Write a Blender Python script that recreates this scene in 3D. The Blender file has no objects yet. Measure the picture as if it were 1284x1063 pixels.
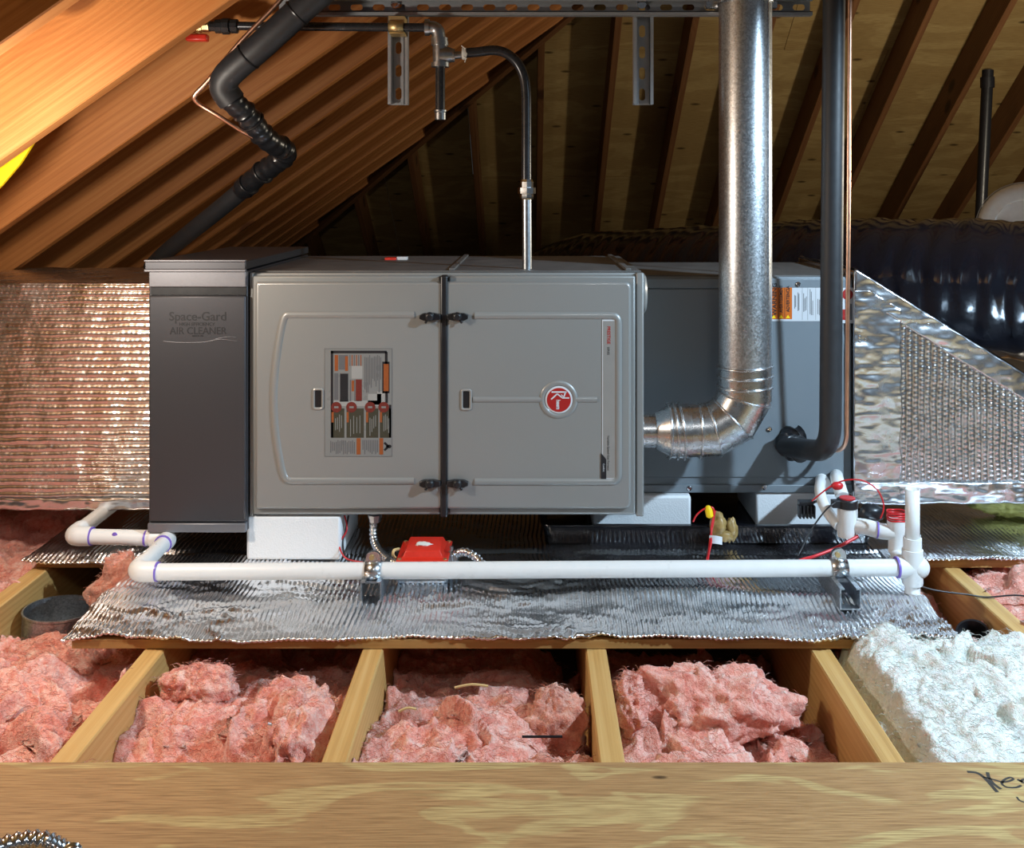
import bpy, bmesh, math, random
import numpy as np
from mathutils import Vector, Matrix

random.seed(7)
SC = bpy.context.scene
COL = SC.collection

# ------------------------------------------------------------------ camera, world, lights, exposure
CAM_H = 0.81
F = 1250.0
cam_d = bpy.data.cameras.new('camera')
cam = bpy.data.objects.new('camera', cam_d); COL.objects.link(cam)
cam.location = (0, 0, CAM_H); cam.rotation_euler = (math.pi / 2, 0, 0)
cam_d.sensor_width = 36.0; cam_d.lens = F / 1284 * 36
cam_d.shift_x = -22 / 1284; cam_d.shift_y = -287.5 / 1284
cam_d.clip_start = 0.02; cam_d.clip_end = 60
SC.camera = cam

world = bpy.data.worlds.new('attic_air'); SC.world = world
world.use_nodes = True
world.node_tree.nodes['Background'].inputs[0].default_value = (0.85, 0.92, 1.0, 1)
world.node_tree.nodes['Background'].inputs[1].default_value = 0.05

def lamp(name, loc, power, color, radius, target=None, spot=None):
    d = bpy.data.lights.new(name, 'SPOT' if spot else 'POINT')
    d.energy = power; d.color = color; d.shadow_soft_size = radius
    if spot: d.spot_size = math.radians(spot); d.spot_blend = 0.5
    o = bpy.data.objects.new(name, d); COL.objects.link(o); o.location = loc
    if target is not None:
        o.rotation_euler = (Vector(target) - Vector(loc)).to_track_quat('-Z', 'Y').to_euler()
    return o

lamp('warm_work_lamp', (-0.97, 1.60, 0.775), 16, (1.0, 0.90, 0.78), 0.04)
lamp('cool_work_lamp', (1.70, 1.10, 1.45), 175, (0.60, 0.81, 1.0), 0.04, (0.95, 2.05, -0.25), 94)
lamp('rear_attic_bulb', (2.55, 3.35, 0.88), 62, (1.0, 0.88, 0.68), 0.06)
lamp('front_fill_lamp', (0.35, -0.35, 1.75), 15, (1.0, 0.97, 0.93), 0.14, (-0.1, 1.42, -0.1), 58)  # added fill near the camera, softens the foreground; no lamp of the attic

SC.view_settings.view_transform = 'Standard'
SC.view_settings.look = 'None'
SC.view_settings.gamma = 1
SC.view_settings.use_curve_mapping = False
SC.view_settings.exposure = 0.6

# ------------------------------------------------------------------ numeric helpers
def P(px, py, Y):
    "point of the place seen at a picture position, at depth Y"
    return Vector(((px - 664) * Y / F, Y, CAM_H - (py - 244) * Y / F))

def lin(r, g, b):
    def c(v):
        v /= 255.0
        return v / 12.92 if v <= 0.04045 else ((v + 0.055) / 1.055) ** 2.4
    return (c(r), c(g), c(b), 1.0)

_rng = np.random.RandomState(3)
_PERM = _rng.permutation(4096)
_VAL = _rng.rand(4096) * 2 - 1
def vnoise(x, y, z=0.0):
    x, y, z = np.broadcast_arrays(np.asarray(x, float), np.asarray(y, float), np.asarray(z, float))
    xi, yi, zi = np.floor(x).astype(int), np.floor(y).astype(int), np.floor(z).astype(int)
    xf, yf, zf = x - xi, y - yi, z - zi
    u, v, w = [t * t * t * (t * (t * 6 - 15) + 10) for t in (xf, yf, zf)]
    def h(a, b, c):
        return _VAL[_PERM[(_PERM[(_PERM[a & 4095] + b) & 4095] + c) & 4095]]
    def lp(a, b, t): return a + (b - a) * t
    return lp(lp(lp(h(xi, yi, zi), h(xi + 1, yi, zi), u), lp(h(xi, yi + 1, zi), h(xi + 1, yi + 1, zi), u), v),
              lp(lp(h(xi, yi, zi + 1), h(xi + 1, yi, zi + 1), u), lp(h(xi, yi + 1, zi + 1), h(xi + 1, yi + 1, zi + 1), u), v), w)
def fbm(x, y, z=0.0, o=4, gain=0.5):
    s = 0.0; a = 1.0; t = 0.0
    for i in range(o):
        s = s + a * vnoise(x * 2 ** i + 17.3 * i, y * 2 ** i + 5.1 * i, np.asarray(z) * 2 ** i); t += a; a *= gain
    return s / t
def ridge(x, y, z=0.0, o=4):
    s = 0.0; a = 1.0; t = 0.0
    for i in range(o):
        s = s + a * (1 - np.abs(vnoise(x * 2 ** i + 9.7 * i, y * 2 ** i + 3.3 * i, np.asarray(z) * 2 ** i)) * 2); t += a; a *= 0.55
    return s / t
def sstep(a, b, x):
    t = np.clip((x - a) / (b - a), 0, 1); return t * t * (3 - 2 * t)

def spline(pts, n=10):
    pts = [Vector(p) for p in pts]; out = []
    for i in range(len(pts) - 1):
        p0 = pts[max(i - 1, 0)]; p1 = pts[i]; p2 = pts[i + 1]; p3 = pts[min(i + 2, len(pts) - 1)]
        for k in range(n):
            t = k / n
            out.append(0.5 * ((2 * p1) + (-p0 + p2) * t + (2 * p0 - 5 * p1 + 4 * p2 - p3) * t * t + (-p0 + 3 * p1 - 3 * p2 + p3) * t ** 3))
    out.append(pts[-1]); return out

def fillet(pts, r, n=6):
    pts = [Vector(p) for p in pts]; out = [pts[0]]
    for i in range(1, len(pts) - 1):
        a, b, c = pts[i - 1], pts[i], pts[i + 1]
        d1 = (a - b); d2 = (c - b)
        rr = min(r, d1.length * 0.49, d2.length * 0.49)
        p = b + d1.normalized() * rr; q = b + d2.normalized() * rr
        for k in range(n + 1):
            t = k / n
            out.append((1 - t) ** 2 * p + 2 * t * (1 - t) * b + t * t * q)
    out.append(pts[-1]); return out

# ------------------------------------------------------------------ mesh builder
class MB:
    def __init__(s): s.v = []; s.f = []; s.m = []
    def add(s, vs, fs, m=0):
        o = len(s.v); s.v.extend([tuple(v) for v in vs]); s.f.extend([tuple(i + o for i in f) for f in fs]); s.m.extend([m] * len(fs))
        return s
    def box(s, x0, x1, y0, y1, z0, z1, m=0):
        return s.add([(x0, y0, z0), (x1, y0, z0), (x1, y1, z0), (x0, y1, z0), (x0, y0, z1), (x1, y0, z1), (x1, y1, z1), (x0, y1, z1)],
                     [(0, 3, 2, 1), (4, 5, 6, 7), (0, 1, 5, 4), (1, 2, 6, 5), (2, 3, 7, 6), (3, 0, 4, 7)], m)
    def obox(s, c, half, R, m=0):
        c = Vector(c); vs = []
        for z in (-1, 1):
            for x, y in ((-1, -1), (1, -1), (1, 1), (-1, 1)):
                vs.append(c + R @ Vector((x * half[0], y * half[1], z * half[2])))
        return s.add(vs, [(0, 3, 2, 1), (4, 5, 6, 7), (0, 1, 5, 4), (1, 2, 6, 5), (2, 3, 7, 6), (3, 0, 4, 7)], m)
    def tube(s, pts, r, n=12, m=0, caps=True, flat=None):
        pts = [Vector(p) for p in pts]
        rs = r if isinstance(r, (list, tuple, np.ndarray)) else [r] * len(pts)
        ts = []
        for i in range(len(pts)):
            a = pts[max(i - 1, 0)]; b = pts[min(i + 1, len(pts) - 1)]
            d = (b - a); ts.append(d.normalized() if d.length > 1e-9 else (ts[-1] if ts else Vector((0, 0, 1))))
        up = Vector((0, 0, 1)) if abs(ts[0].z) < 0.9 else Vector((0, 1, 0))
        nrm = (up - ts[0] * up.dot(ts[0])).normalized()
        vs = []
        for i, p in enumerate(pts):
            if i:
                q = ts[i - 1].rotation_difference(ts[i]); nrm = q @ nrm
                nrm = (nrm - ts[i] * nrm.dot(ts[i])).normalized()
            b = ts[i].cross(nrm)
            for k in range(n):
                a = 2 * math.pi * k / n
                o = nrm * math.cos(a) + b * math.sin(a)
                w = p + o * rs[i]
                if flat is not None: w.y = flat + (w.y - flat) * 0.5
                vs.append(w)
        fs = []
        for i in range(len(pts) - 1):
            for k in range(n):
                k2 = (k + 1) % n
                fs.append((i * n + k, i * n + k2, (i + 1) * n + k2, (i + 1) * n + k))
        if caps:
            fs.append(tuple(range(n - 1, -1, -1))); L = (len(pts) - 1) * n; fs.append(tuple(L + k for k in range(n)))
        return s.add(vs, fs, m)
    def lathe(s, prof, origin, axis, n=24, m=0, caps=True):
        "prof: list of (radius, distance along axis)"
        axis = Vector(axis).normalized(); o = Vector(origin)
        up = Vector((0, 0, 1)) if abs(axis.z) < 0.9 else Vector((0, 1, 0))
        u = (up - axis * up.dot(axis)).normalized(); w = axis.cross(u)
        vs = []
        for (r, t) in prof:
            for k in range(n):
                a = 2 * math.pi * k / n
                vs.append(o + axis * t + (u * math.cos(a) + w * math.sin(a)) * r)
        fs = []
        for i in range(len(prof) - 1):
            for k in range(n):
                k2 = (k + 1) % n
                fs.append((i * n + k, i * n + k2, (i + 1) * n + k2, (i + 1) * n + k))
        if caps:
            fs.append(tuple(range(n - 1, -1, -1))); L = (len(prof) - 1) * n; fs.append(tuple(L + k for k in range(n)))
        return s.add(vs, fs, m)
    def prism(s, poly, ext, m=0):
        n = len(poly); ext = Vector(ext)
        vs = [Vector(p) for p in poly] + [Vector(p) + ext for p in poly]
        fs = [tuple(range(n)), tuple(range(2 * n - 1, n - 1, -1))]
        for i in range(n):
            j = (i + 1) % n; fs.append((i, i + n, j + n, j))
        return s.add(vs, fs, m)
    def grid(s, A, m=0, flip=False):
        nu, nv = A.shape[:2]; o = len(s.v)
        s.v.extend(map(tuple, A.reshape(-1, 3).tolist()))
        for i in range(nu - 1):
            for j in range(nv - 1):
                a = o + i * nv + j; q = (a, a + nv, a + nv + 1, a + 1)
                s.f.append(q[::-1] if flip else q); s.m.append(m)
        return s
    def ball(s, c, r, nu=10, nv=16, m=0, sc=(1, 1, 1), wob=0.0, seed=0.0, fr=8.0):
        c = Vector(c); vs = []
        for i in range(nu + 1):
            th = math.pi * i / nu
            for k in range(nv):
                a = 2 * math.pi * k / nv
                d = Vector((math.sin(th) * math.cos(a), math.sin(th) * math.sin(a), math.cos(th)))
                if wob:
                    rr = r * (1 + wob * float(fbm(d.x * fr + seed, d.y * fr, d.z * fr, 3)))
                else: rr = r
                vs.append(c + Vector((d.x * sc[0], d.y * sc[1], d.z * sc[2])) * rr)
        fs = []
        for i in range(nu):
            for k in range(nv):
                k2 = (k + 1) % nv; fs.append((i * nv + k, (i + 1) * nv + k, (i + 1) * nv + k2, i * nv + k2))
        return s.add(vs, fs, m)
    def build(s, name, mats, parent=None, smooth=35, bevel=0.0, solid=0.0, loc=None, segs=2):
        me = bpy.data.meshes.new(name)
        off = wloc(parent) if parent is not None else Vector(loc or (0, 0, 0))
        me.from_pydata([(v[0] - off[0], v[1] - off[1], v[2] - off[2]) for v in s.v], [], s.f)
        if not isinstance(mats, (list, tuple)): mats = [mats]
        for mt in mats: me.materials.append(mt)
        if len(mats) > 1: me.polygons.foreach_set('material_index', s.m)
        me.update()
        if smooth:
            me.polygons.foreach_set('use_smooth', [True] * len(me.polygons))
            me.set_sharp_from_angle(angle=math.radians(smooth))
        o = bpy.data.objects.new(name, me); COL.objects.link(o)
        if parent is not None: o.parent = parent
        else: o.location = off
        if bevel:
            b = o.modifiers.new('edge', 'BEVEL'); b.width = bevel; b.segments = segs; b.limit_method = 'ANGLE'; b.angle_limit = math.radians(40)
        if solid:
            b = o.modifiers.new('gauge', 'SOLIDIFY'); b.thickness = solid; b.offset = -1
        return o

def wloc(o):
    v = Vector((0, 0, 0))
    while o is not None: v += o.location; o = o.parent
    return v

def tag(o, label, cat, group=None, kind=None):
    o['label'] = label; o['category'] = cat
    if group: o['group'] = group
    if kind: o['kind'] = kind
    return o

def thing(name, label, cat, loc, group=None):
    o = bpy.data.objects.new(name, None); COL.objects.link(o); o.location = loc; o.empty_display_size = 0.05
    return tag(o, label, cat, group)

def struct_root(name, loc=(0, 0, 0)):
    o = bpy.data.objects.new(name, None); COL.objects.link(o); o.location = loc; o['kind'] = 'structure'; return o

# ------------------------------------------------------------------ materials
class NT:
    def __init__(s, name):
        s.mat = bpy.data.materials.new(name); s.mat.use_nodes = True
        s.t = s.mat.node_tree; s.b = s.t.nodes['Principled BSDF']; s.mat.diffuse_color = (0.5, 0.5, 0.5, 1)
        s.tc = s.t.nodes.new('ShaderNodeTexCoord')
    def n(s, typ, **kw):
        nd = s.t.nodes.new(typ)
        for k, v in kw.items():
            if k.startswith('i_'):
                key = k[2:]; nd.inputs[int(key) if key.isdigit() else key.replace('_', ' ')].default_value = v
            else: setattr(nd, k, v)
        return nd
    def l(s, a, b): s.t.links.new(a, b)
    def coords(s, scale=(1, 1, 1), src='Object', rnd=True):
        mp = s.n('ShaderNodeMapping'); mp.inputs['Scale'].default_value = scale
        if rnd:
            oi = s.n('ShaderNodeObjectInfo'); ma = s.n('ShaderNodeVectorMath', operation='SCALE')
            cb = s.n('ShaderNodeCombineXYZ'); cb.inputs[0].default_value = 3.1; cb.inputs[1].default_value = 1.7; cb.inputs[2].default_value = 2.3
            s.l(cb.outputs[0], ma.inputs[0]); s.l(oi.outputs['Random'], ma.inputs['Scale'])
            ad = s.n('ShaderNodeVectorMath', operation='ADD'); s.l(s.tc.outputs[src], ad.inputs[0]); s.l(ma.outputs[0], ad.inputs[1])
            s.l(ad.outputs[0], mp.inputs['Vector'])
        else: s.l(s.tc.outputs[src], mp.inputs['Vector'])
        return mp.outputs[0]
    def noise(s, vec, scale, detail=4, rough=0.55, dist=0.0):
        nd = s.n('ShaderNodeTexNoise'); nd.inputs['Scale'].default_value = scale; nd.inputs['Detail'].default_value = detail
        nd.inputs['Roughness'].default_value = rough; nd.inputs['Distortion'].default_value = dist
        s.l(vec, nd.inputs['Vector']); return nd.outputs['Fac']
    def ramp(s, fac, stops, interp='LINEAR'):
        nd = s.n('ShaderNodeValToRGB'); cr = nd.color_ramp; cr.interpolation = interp
        while len(cr.elements) < len(stops): cr.elements.new(0.5)
        for e, (p, c) in zip(cr.elements, stops): e.position = p; e.color = c if len(c) == 4 else (*c, 1)
        s.l(fac, nd.inputs[0]); return nd.outputs[0]
    def mix(s, fac, a, b, mode='MIX'):
        nd = s.n('ShaderNodeMix', data_type='RGBA', blend_type=mode)
        for sock, val in ((nd.inputs[0], fac), (nd.inputs[6], a), (nd.inputs[7], b)):
            if hasattr(val, 'links') or hasattr(val, 'is_linked'): s.l(val, sock)
            else: sock.default_value = val
        return nd.outputs[2]
    def math(s, op, a, b=0.0, c=0.0):
        nd = s.n('ShaderNodeMath', operation=op)
        for i, val in enumerate((a, b, c)):
            if hasattr(val, 'is_linked'): s.l(val, nd.inputs[i])
            else: nd.inputs[i].default_value = val
        return nd.outputs[0]
    def bump(s, h, strength=0.3, dist=0.01, prev=None):
        nd = s.n('ShaderNodeBump'); nd.inputs['Strength'].default_value = strength; nd.inputs['Distance'].default_value = dist
        s.l(h, nd.inputs['Height'])
        if prev is not None: s.l(prev, nd.inputs['Normal'])
        return nd.outputs[0]
    def set(s, color=None, rough=None, metal=None, normal=None, **kw):
        for key, val in (('Base Color', color), ('Roughness', rough), ('Metallic', metal), ('Normal', normal)):
            if val is None: continue
            if hasattr(val, 'is_linked'): s.l(val, s.b.inputs[key])
            else: s.b.inputs[key].default_value = val
        for k, v in kw.items(): s.b.inputs[k.replace('_', ' ')].default_value = v
        return s.mat

def m_plain(name, col, rough=0.5, metal=0.0, var=0.06, scale=30, bump=0.0, **kw):
    t = NT(name); v = t.coords()
    nz = t.noise(v, scale, 3)
    c = t.mix(nz, tuple(x * (1 - var * 2) for x in col[:3]) + (1,), tuple(min(1, x * (1 + var * 2)) for x in col[:3]) + (1,))
    r = t.math('MULTIPLY_ADD', nz, 0.16, rough - 0.08)
    nm = t.bump(nz, bump, 0.002) if bump else None
    return t.set(c, r, metal, nm, **kw)

def m_wood(name, dark, mid, light, grain=55, rough=0.55, knots=True):
    t = NT(name)
    v = t.coords((0.10, 1, 1))
    warp = t.noise(v, 2.2, 2)
    v2 = t.coords((0.35, 1, 1))
    # growth rings: distance from a far pith line, wavering along the length
    sep = t.n('ShaderNodeSeparateXYZ'); t.l(v, sep.inputs[0])
    rr = t.math('ADD', t.math('MULTIPLY', sep.outputs[2], 1.0), t.math('MULTIPLY', sep.outputs[1], 0.6))
    rr = t.math('ADD', rr, t.math('MULTIPLY', warp, 0.075))
    kn_h = None
    if knots:
        vk0 = t.coords((0.55, 1, 1)); sk = t.n('ShaderNodeSeparateXYZ'); t.l(vk0, sk.inputs[0]); ck = t.n('ShaderNodeCombineXYZ'); t.l(sk.outputs[0], ck.inputs[0]); t.l(sk.outputs[2], ck.inputs[1]); vk = ck.outputs[0]
        vo = t.n('ShaderNodeTexVoronoi', feature='F1', voronoi_dimensions='2D'); vo.inputs['Scale'].default_value = 2.4; vo.inputs['Randomness'].default_value = 1.0
        t.l(vk, vo.inputs['Vector'])
        kd = vo.outputs['Distance']
        kf = t.ramp(kd, [(0.0, (1, 1, 1)), (0.10, (0.35, 0.35, 0.35)), (0.24, (0, 0, 0))])
        rr = t.math('ADD', rr, t.math('MULTIPLY', kf, 0.07)); kn_h = kf
    ring = t.math('SINE', t.math('MULTIPLY', rr, grain * 6.0))
    fine = t.noise(t.coords((0.012, 1, 1)), 210, 4, 0.7)
    fac = t.math('ADD', t.math('MULTIPLY', ring, 0.05), t.math('MULTIPLY_ADD', fine, 0.55, 0.22))
    fac = t.math('ADD', fac, t.math('MULTIPLY_ADD', t.noise(v2, 5, 3), 0.5, -0.25))
    col = t.ramp(fac, [(0.12, dark), (0.5, mid), (0.85, light)])
    if knots:
        kc = t.ramp(kd, [(0.0, (1, 1, 1)), (0.055, (0.8, 0.8, 0.8)), (0.085, (0, 0, 0))])
        col = t.mix(kc, col, tuple(x * 0.55 for x in dark[:3]) + (1,))
    nm = t.bump(fac, 0.25, 0.002)
    return t.set(col, rough, 0, nm, Specular_IOR_Level=0.35)

def m_ply(name, base, light, dark, rough=0.6, k=1.0, ks=0.028, kd=2.6):
    t = NT(name)
    v = t.coords((1.5 * k, 5.0 * k, 1), rnd=True)
    n1 = t.noise(v, 1.5, 3, 0.5, 0.9)
    cont = t.math('PINGPONG', t.math('MULTIPLY', n1, 4.6), 1.0)
    band = t.ramp(cont, [(0.0, (1, 1, 1)), (0.14, (0.9, 0.9, 0.9)), (0.27, (0.10, 0.10, 0.10)), (1, (0, 0, 0))])
    fine = t.noise(t.coords((1.2, 26, 1)), 14, 4)
    col = t.mix(band, base, light)
    col = t.mix(t.math('MULTIPLY_ADD', fine, 1.3, -0.35), col, dark, 'MIX') if False else t.mix(t.ramp(fine, [(0.38, (0, 0, 0)), (0.72, (0.8, 0.8, 0.8))]), col, dark)
    big = t.noise(t.coords((1, 1.6, 1)), 3.3, 2)
    col = t.mix(t.math('MULTIPLY_ADD', big, 0.9, -0.25), col, tuple(x * 0.72 for x in base[:3]) + (1,))
    vo = t.n('ShaderNodeTexVoronoi', feature='F1', voronoi_dimensions='2D'); vo.inputs['Scale'].default_value = kd
    t.l(t.coords((0.8, 2.2, 1)), vo.inputs['Vector'])
    kn = t.ramp(vo.outputs['Distance'], [(0.0, (1, 1, 1)), (ks * 0.6, (0.7, 0.7, 0.7)), (ks, (0, 0, 0))])
    col = t.mix(kn, col, tuple(x * 0.25 for x in dark[:3]) + (1,))
    nm = t.bump(fine, 0.2, 0.0015)
    return t.set(col, rough, 0, nm, Specular_IOR_Level=0.3)

def m_foil(name, tint=(0.86, 0.86, 0.88, 1), rough=0.22, s1=55, st=0.6):
    t = NT(name); v = t.coords(rnd=False)
    n1 = t.noise(v, s1, 4, 0.6, 0.6)
    vo = t.n('ShaderNodeTexVoronoi', feature='DISTANCE_TO_EDGE'); vo.inputs['Scale'].default_value = s1 * 0.9; t.l(v, vo.inputs['Vector'])
    crease = t.ramp(vo.outputs['Distance'], [(0, (0, 0, 0)), (0.10, (1, 1, 1))])
    nm = t.bump(n1, st, 0.006)
    nm = t.bump(crease, st * 0.35, 0.0012, nm)
    r = t.math('MULTIPLY_ADD', t.noise(v, 18, 3), 0.22, rough - 0.08)
    return t.set(tint, r, 1.0, nm)

def m_galv(name, tint=(0.62, 0.65, 0.68, 1), rough=0.36):
    t = NT(name); v = t.coords(rnd=False)
    vo = t.n('ShaderNodeTexVoronoi', feature='F1'); vo.inputs['Scale'].default_value = 300; t.l(v, vo.inputs['Vector'])
    sp = t.n('ShaderNodeSeparateColor'); t.l(vo.outputs['Color'], sp.inputs[0])
    c = t.mix(sp.outputs[0], tuple(x * 0.76 for x in tint[:3]) + (1,), tuple(min(1, x * 1.2) for x in tint[:3]) + (1,))
    r = t.math('MULTIPLY_ADD', sp.outputs[1], 0.10, rough - 0.06)
    nm = t.bump(sp.outputs[2], 0.06, 0.001)
    return t.set(c, r, 1.0, nm)

def m_fluff(name, deep, mid, light, tip, sc=1.0):
    t = NT(name); v = t.coords()
    n1 = t.noise(v, 11 * sc, 5, 0.65, 2.6); n2 = t.noise(v, 60 * sc, 4, 0.65, 1.6); n3 = t.noise(t.coords((1, 0.35, 1)), 260 * sc, 2, 0.6, 1.5)
    f = t.math('ADD', t.math('MULTIPLY', n1, 0.55), t.math('ADD', t.math('MULTIPLY', n2, 0.30), t.math('MULTIPLY', n3, 0.15)))
    col = t.ramp(f, [(0.33, deep), (0.46, mid), (0.55, light), (0.66, tip)])
    h = t.math('ADD', t.math('MULTIPLY', n2, 0.7), t.math('MULTIPLY', n3, 0.45))
    nm = t.bump(h, 0.75, 0.012)
    return t.set(col, 0.95, 0, nm, Specular_IOR_Level=0.05, Sheen_Weight=0.3, Sheen_Roughness=0.6, Subsurface_Weight=0.35, Subsurface_Radius=(0.02, 0.009, 0.009), Subsurface_Scale=0.6)

M = {}
M['rafter'] = m_wood('fir_rafter', lin(138, 78, 36), lin(178, 114, 60), lin(204, 146, 86), 62)
M['rafter_shaded'] = m_wood('shaded_rafter', lin(74, 46, 26), lin(112, 74, 44), lin(140, 98, 62), 62)  # darker copy of the rafter wood: shade of the rear framing put into colour
M['joist'] = m_wood('fir_joist', lin(150, 104, 52), lin(196, 154, 92), lin(216, 182, 124), 75, knots=False)
M['ply_roof'] = m_ply('roof_plywood', lin(160, 134, 86), lin(182, 158, 106), lin(128, 98, 58), k=0.5, ks=0.07, kd=2.4)
M['ply'] = m_ply('floor_plywood', lin(178, 138, 92), lin(203, 178, 120), lin(118, 82, 48), k=1.45)
M['ply_edge'] = m_wood('plywood_edge', lin(120, 80, 40), lin(176, 132, 76), lin(205, 165, 104), 70, knots=False)
M['drywall'] = m_plain('drywall', lin(120, 116, 112), 0.8)
M['foil'] = m_foil('bubble_foil', (0.88, 0.89, 0.91, 1), 0.17, 34, 0.22)
M['foil_duct'] = m_foil('duct_foil', (0.88, 0.87, 0.87, 1), 0.22, 90, 0.07)
M['foil_tape'] = m_foil('foil_tape', (0.84, 0.87, 0.92, 1), 0.22, 24, 0.14)
M['galv'] = m_galv('galvanized_steel')
M['galv_dull'] = m_galv('dull_galvanized_steel', (0.42, 0.46, 0.50, 1), 0.42)
M['galv_elbow'] = m_plain('smooth_galvanized', (0.62, 0.64, 0.66, 1), 0.27, 1.0, 0.04, 60)
M['zinc'] = m_plain('zinc_fitting', (0.40, 0.42, 0.44, 1), 0.35, 1.0, 0.1, 120, 0.1)
M['strut'] = m_plain('plated_strut', lin(176, 180, 184), 0.34, 0.55, 0.05, 80)
M['steel_black'] = m_plain('black_iron_pipe', (0.035, 0.036, 0.04, 1), 0.28, 0.4, 0.1, 40)
M['furn'] = m_plain('furnace_grey_paint', lin(138, 139, 137), 0.40, 0.22, 0.02, 900, 0.02, Coat_Weight=0.5, Coat_Roughness=0.12)
M['furn_top'] = m_plain('dusty_cabinet_top', lin(96, 94, 92), 0.5, 0.0, 0.25, 14)
M['coil'] = m_plain('coil_cabinet_paint', lin(116, 124, 130), 0.4, 0.0, 0.02, 700, 0.02)
M['cleaner'] = m_plain('charcoal_paint', lin(74, 74, 78), 0.40, 0.55, 0.03, 500, 0.03)
M['cleaner_trim'] = m_plain('light_charcoal_paint', lin(120, 120, 125), 0.36, 0.4, 0.03, 300)
M['black'] = m_plain('black_plastic', (0.012, 0.012, 0.014, 1), 0.35)
M['black_gloss'] = m_plain('black_film', (0.006, 0.006, 0.009, 1), 0.14, 0.0, 0.1, 25, 0.25)
M['rubber'] = m_plain('black_foam_insulation', (0.020, 0.021, 0.024, 1), 0.5, 0, 0.15, 60, 0.12)
M['tape'] = m_plain('black_wrap_tape', (0.012, 0.013, 0.016, 1), 0.3, 0, 0.2, 50, 0.4)
M['copper'] = m_plain('copper', (0.90, 0.52, 0.36, 1), 0.34, 1.0, 0.06, 60)
M['brass'] = m_plain('brass', (0.72, 0.54, 0.26, 1), 0.45, 1.0, 0.06, 60)
M['pvc'] = m_plain('white_pvc', lin(226, 226, 224), 0.3, 0, 0.015, 40, Subsurface_Weight=0.0)
M['primer'] = m_plain('purple_primer', lin(120, 96, 190), 0.35, 0, 0.15, 60)
M['foam'] = None
M['red'] = m_plain('red_paint', lin(206, 46, 30), 0.35, 0, 0.08, 80)
M['wire_red'] = m_plain('red_wire', lin(200, 34, 40), 0.35)
M['wire_black'] = m_plain('black_wire', (0.02, 0.02, 0.022, 1), 0.4)
M['yellow'] = m_plain('yellow_plastic', lin(250, 208, 20), 0.4, 0, 0.06, 12)
M['tan'] = m_plain('tan_resin', lin(150, 122, 70), 0.4, 0, 0.3, 60, 0.3)
M['white'] = m_plain('white_print', lin(200, 202, 205), 0.45, 0, 0.01)
M['orange'] = m_plain('orange_print', lin(200, 98, 16), 0.45, 0, 0.02)
M['print_black'] = m_plain('black_print', lin(28, 28, 32), 0.45, 0, 0.02)
M['print_grey'] = m_plain('grey_print', lin(92, 92, 94), 0.45, 0, 0.02)
M['print_lgrey'] = m_plain('light_grey_print', lin(146, 146, 143), 0.42, 0, 0.02)
M['print_olive'] = m_plain('olive_print', lin(58, 56, 44), 0.45, 0, 0.1, 200)
M['print_red'] = m_plain('red_print', lin(158, 30, 28), 0.42, 0, 0.04, 200)
M['print_orange'] = m_plain('brown_orange_print', lin(140, 74, 34), 0.45, 0, 0.08, 200)
M['film'] = m_plain('clear_label_film', lin(122, 123, 121), 0.3, 0, 0.02)
M['print_brown'] = m_plain('brown_red_print', lin(104, 40, 34), 0.4, 0, 0.1, 200)
M['silver'] = m_plain('silver_strip', lin(152, 150, 146), 0.35, 0.3, 0.03)
M['chrome'] = m_plain('chrome', (0.75, 0.76, 0.78, 1), 0.15, 1.0)
M['grey_wrap'] = m_plain('grey_duct_jacket', lin(236, 239, 240), 0.45, 0, 0.06, 40, 0.1)
M['debris'] = m_plain('straw', lin(206, 176, 120), 0.6)
M['plastic_clear'] = m_plain('dusty_white', lin(212, 212, 206), 0.5)
M['plaster'] = m_plain('tan_wrapper', lin(176, 170, 90), 0.5, 0, 0.3, 30, 0.3)
M['ink'] = m_plain('marker_ink', lin(58, 52, 46), 0.6)
M['pink'] = m_fluff('pink_fiberglass', lin(204, 104, 86), lin(234, 150, 130), lin(245, 182, 164), lin(252, 220, 207))
M['pink_dk'] = m_fluff('salmon_fiberglass', lin(184, 104, 84), lin(214, 136, 112), lin(228, 164, 142), lin(240, 196, 178))
M['white_wool'] = m_fluff('white_fiberglass', lin(208, 192, 166), lin(230, 226, 214), lin(238, 237, 231), lin(246, 247, 246))

def m_foam():
    t = NT('polystyrene_foam'); v = t.coords()
    vo = t.n('ShaderNodeTexVoronoi', feature='F1'); vo.inputs['Scale'].default_value = 260; t.l(v, vo.inputs['Vector'])
    nm = t.bump(vo.outputs['Distance'], 0.25, 0.0015)
    return t.set(lin(226, 228, 230), 0.6, 0, nm)
M['foam'] = m_foam()

# ------------------------------------------------------------------ setting: ceiling (roof framing)
A0 = 0.80      # height above the camera of the underside of the left slope at x = 0
B0 = 4.60      # the same for the rear slope at y = 0
SL = 0.70
RW, RH = 0.038, 0.190
cosA = 1 / math.sqrt(1 + SL * SL)
VR = RH / cosA

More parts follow.
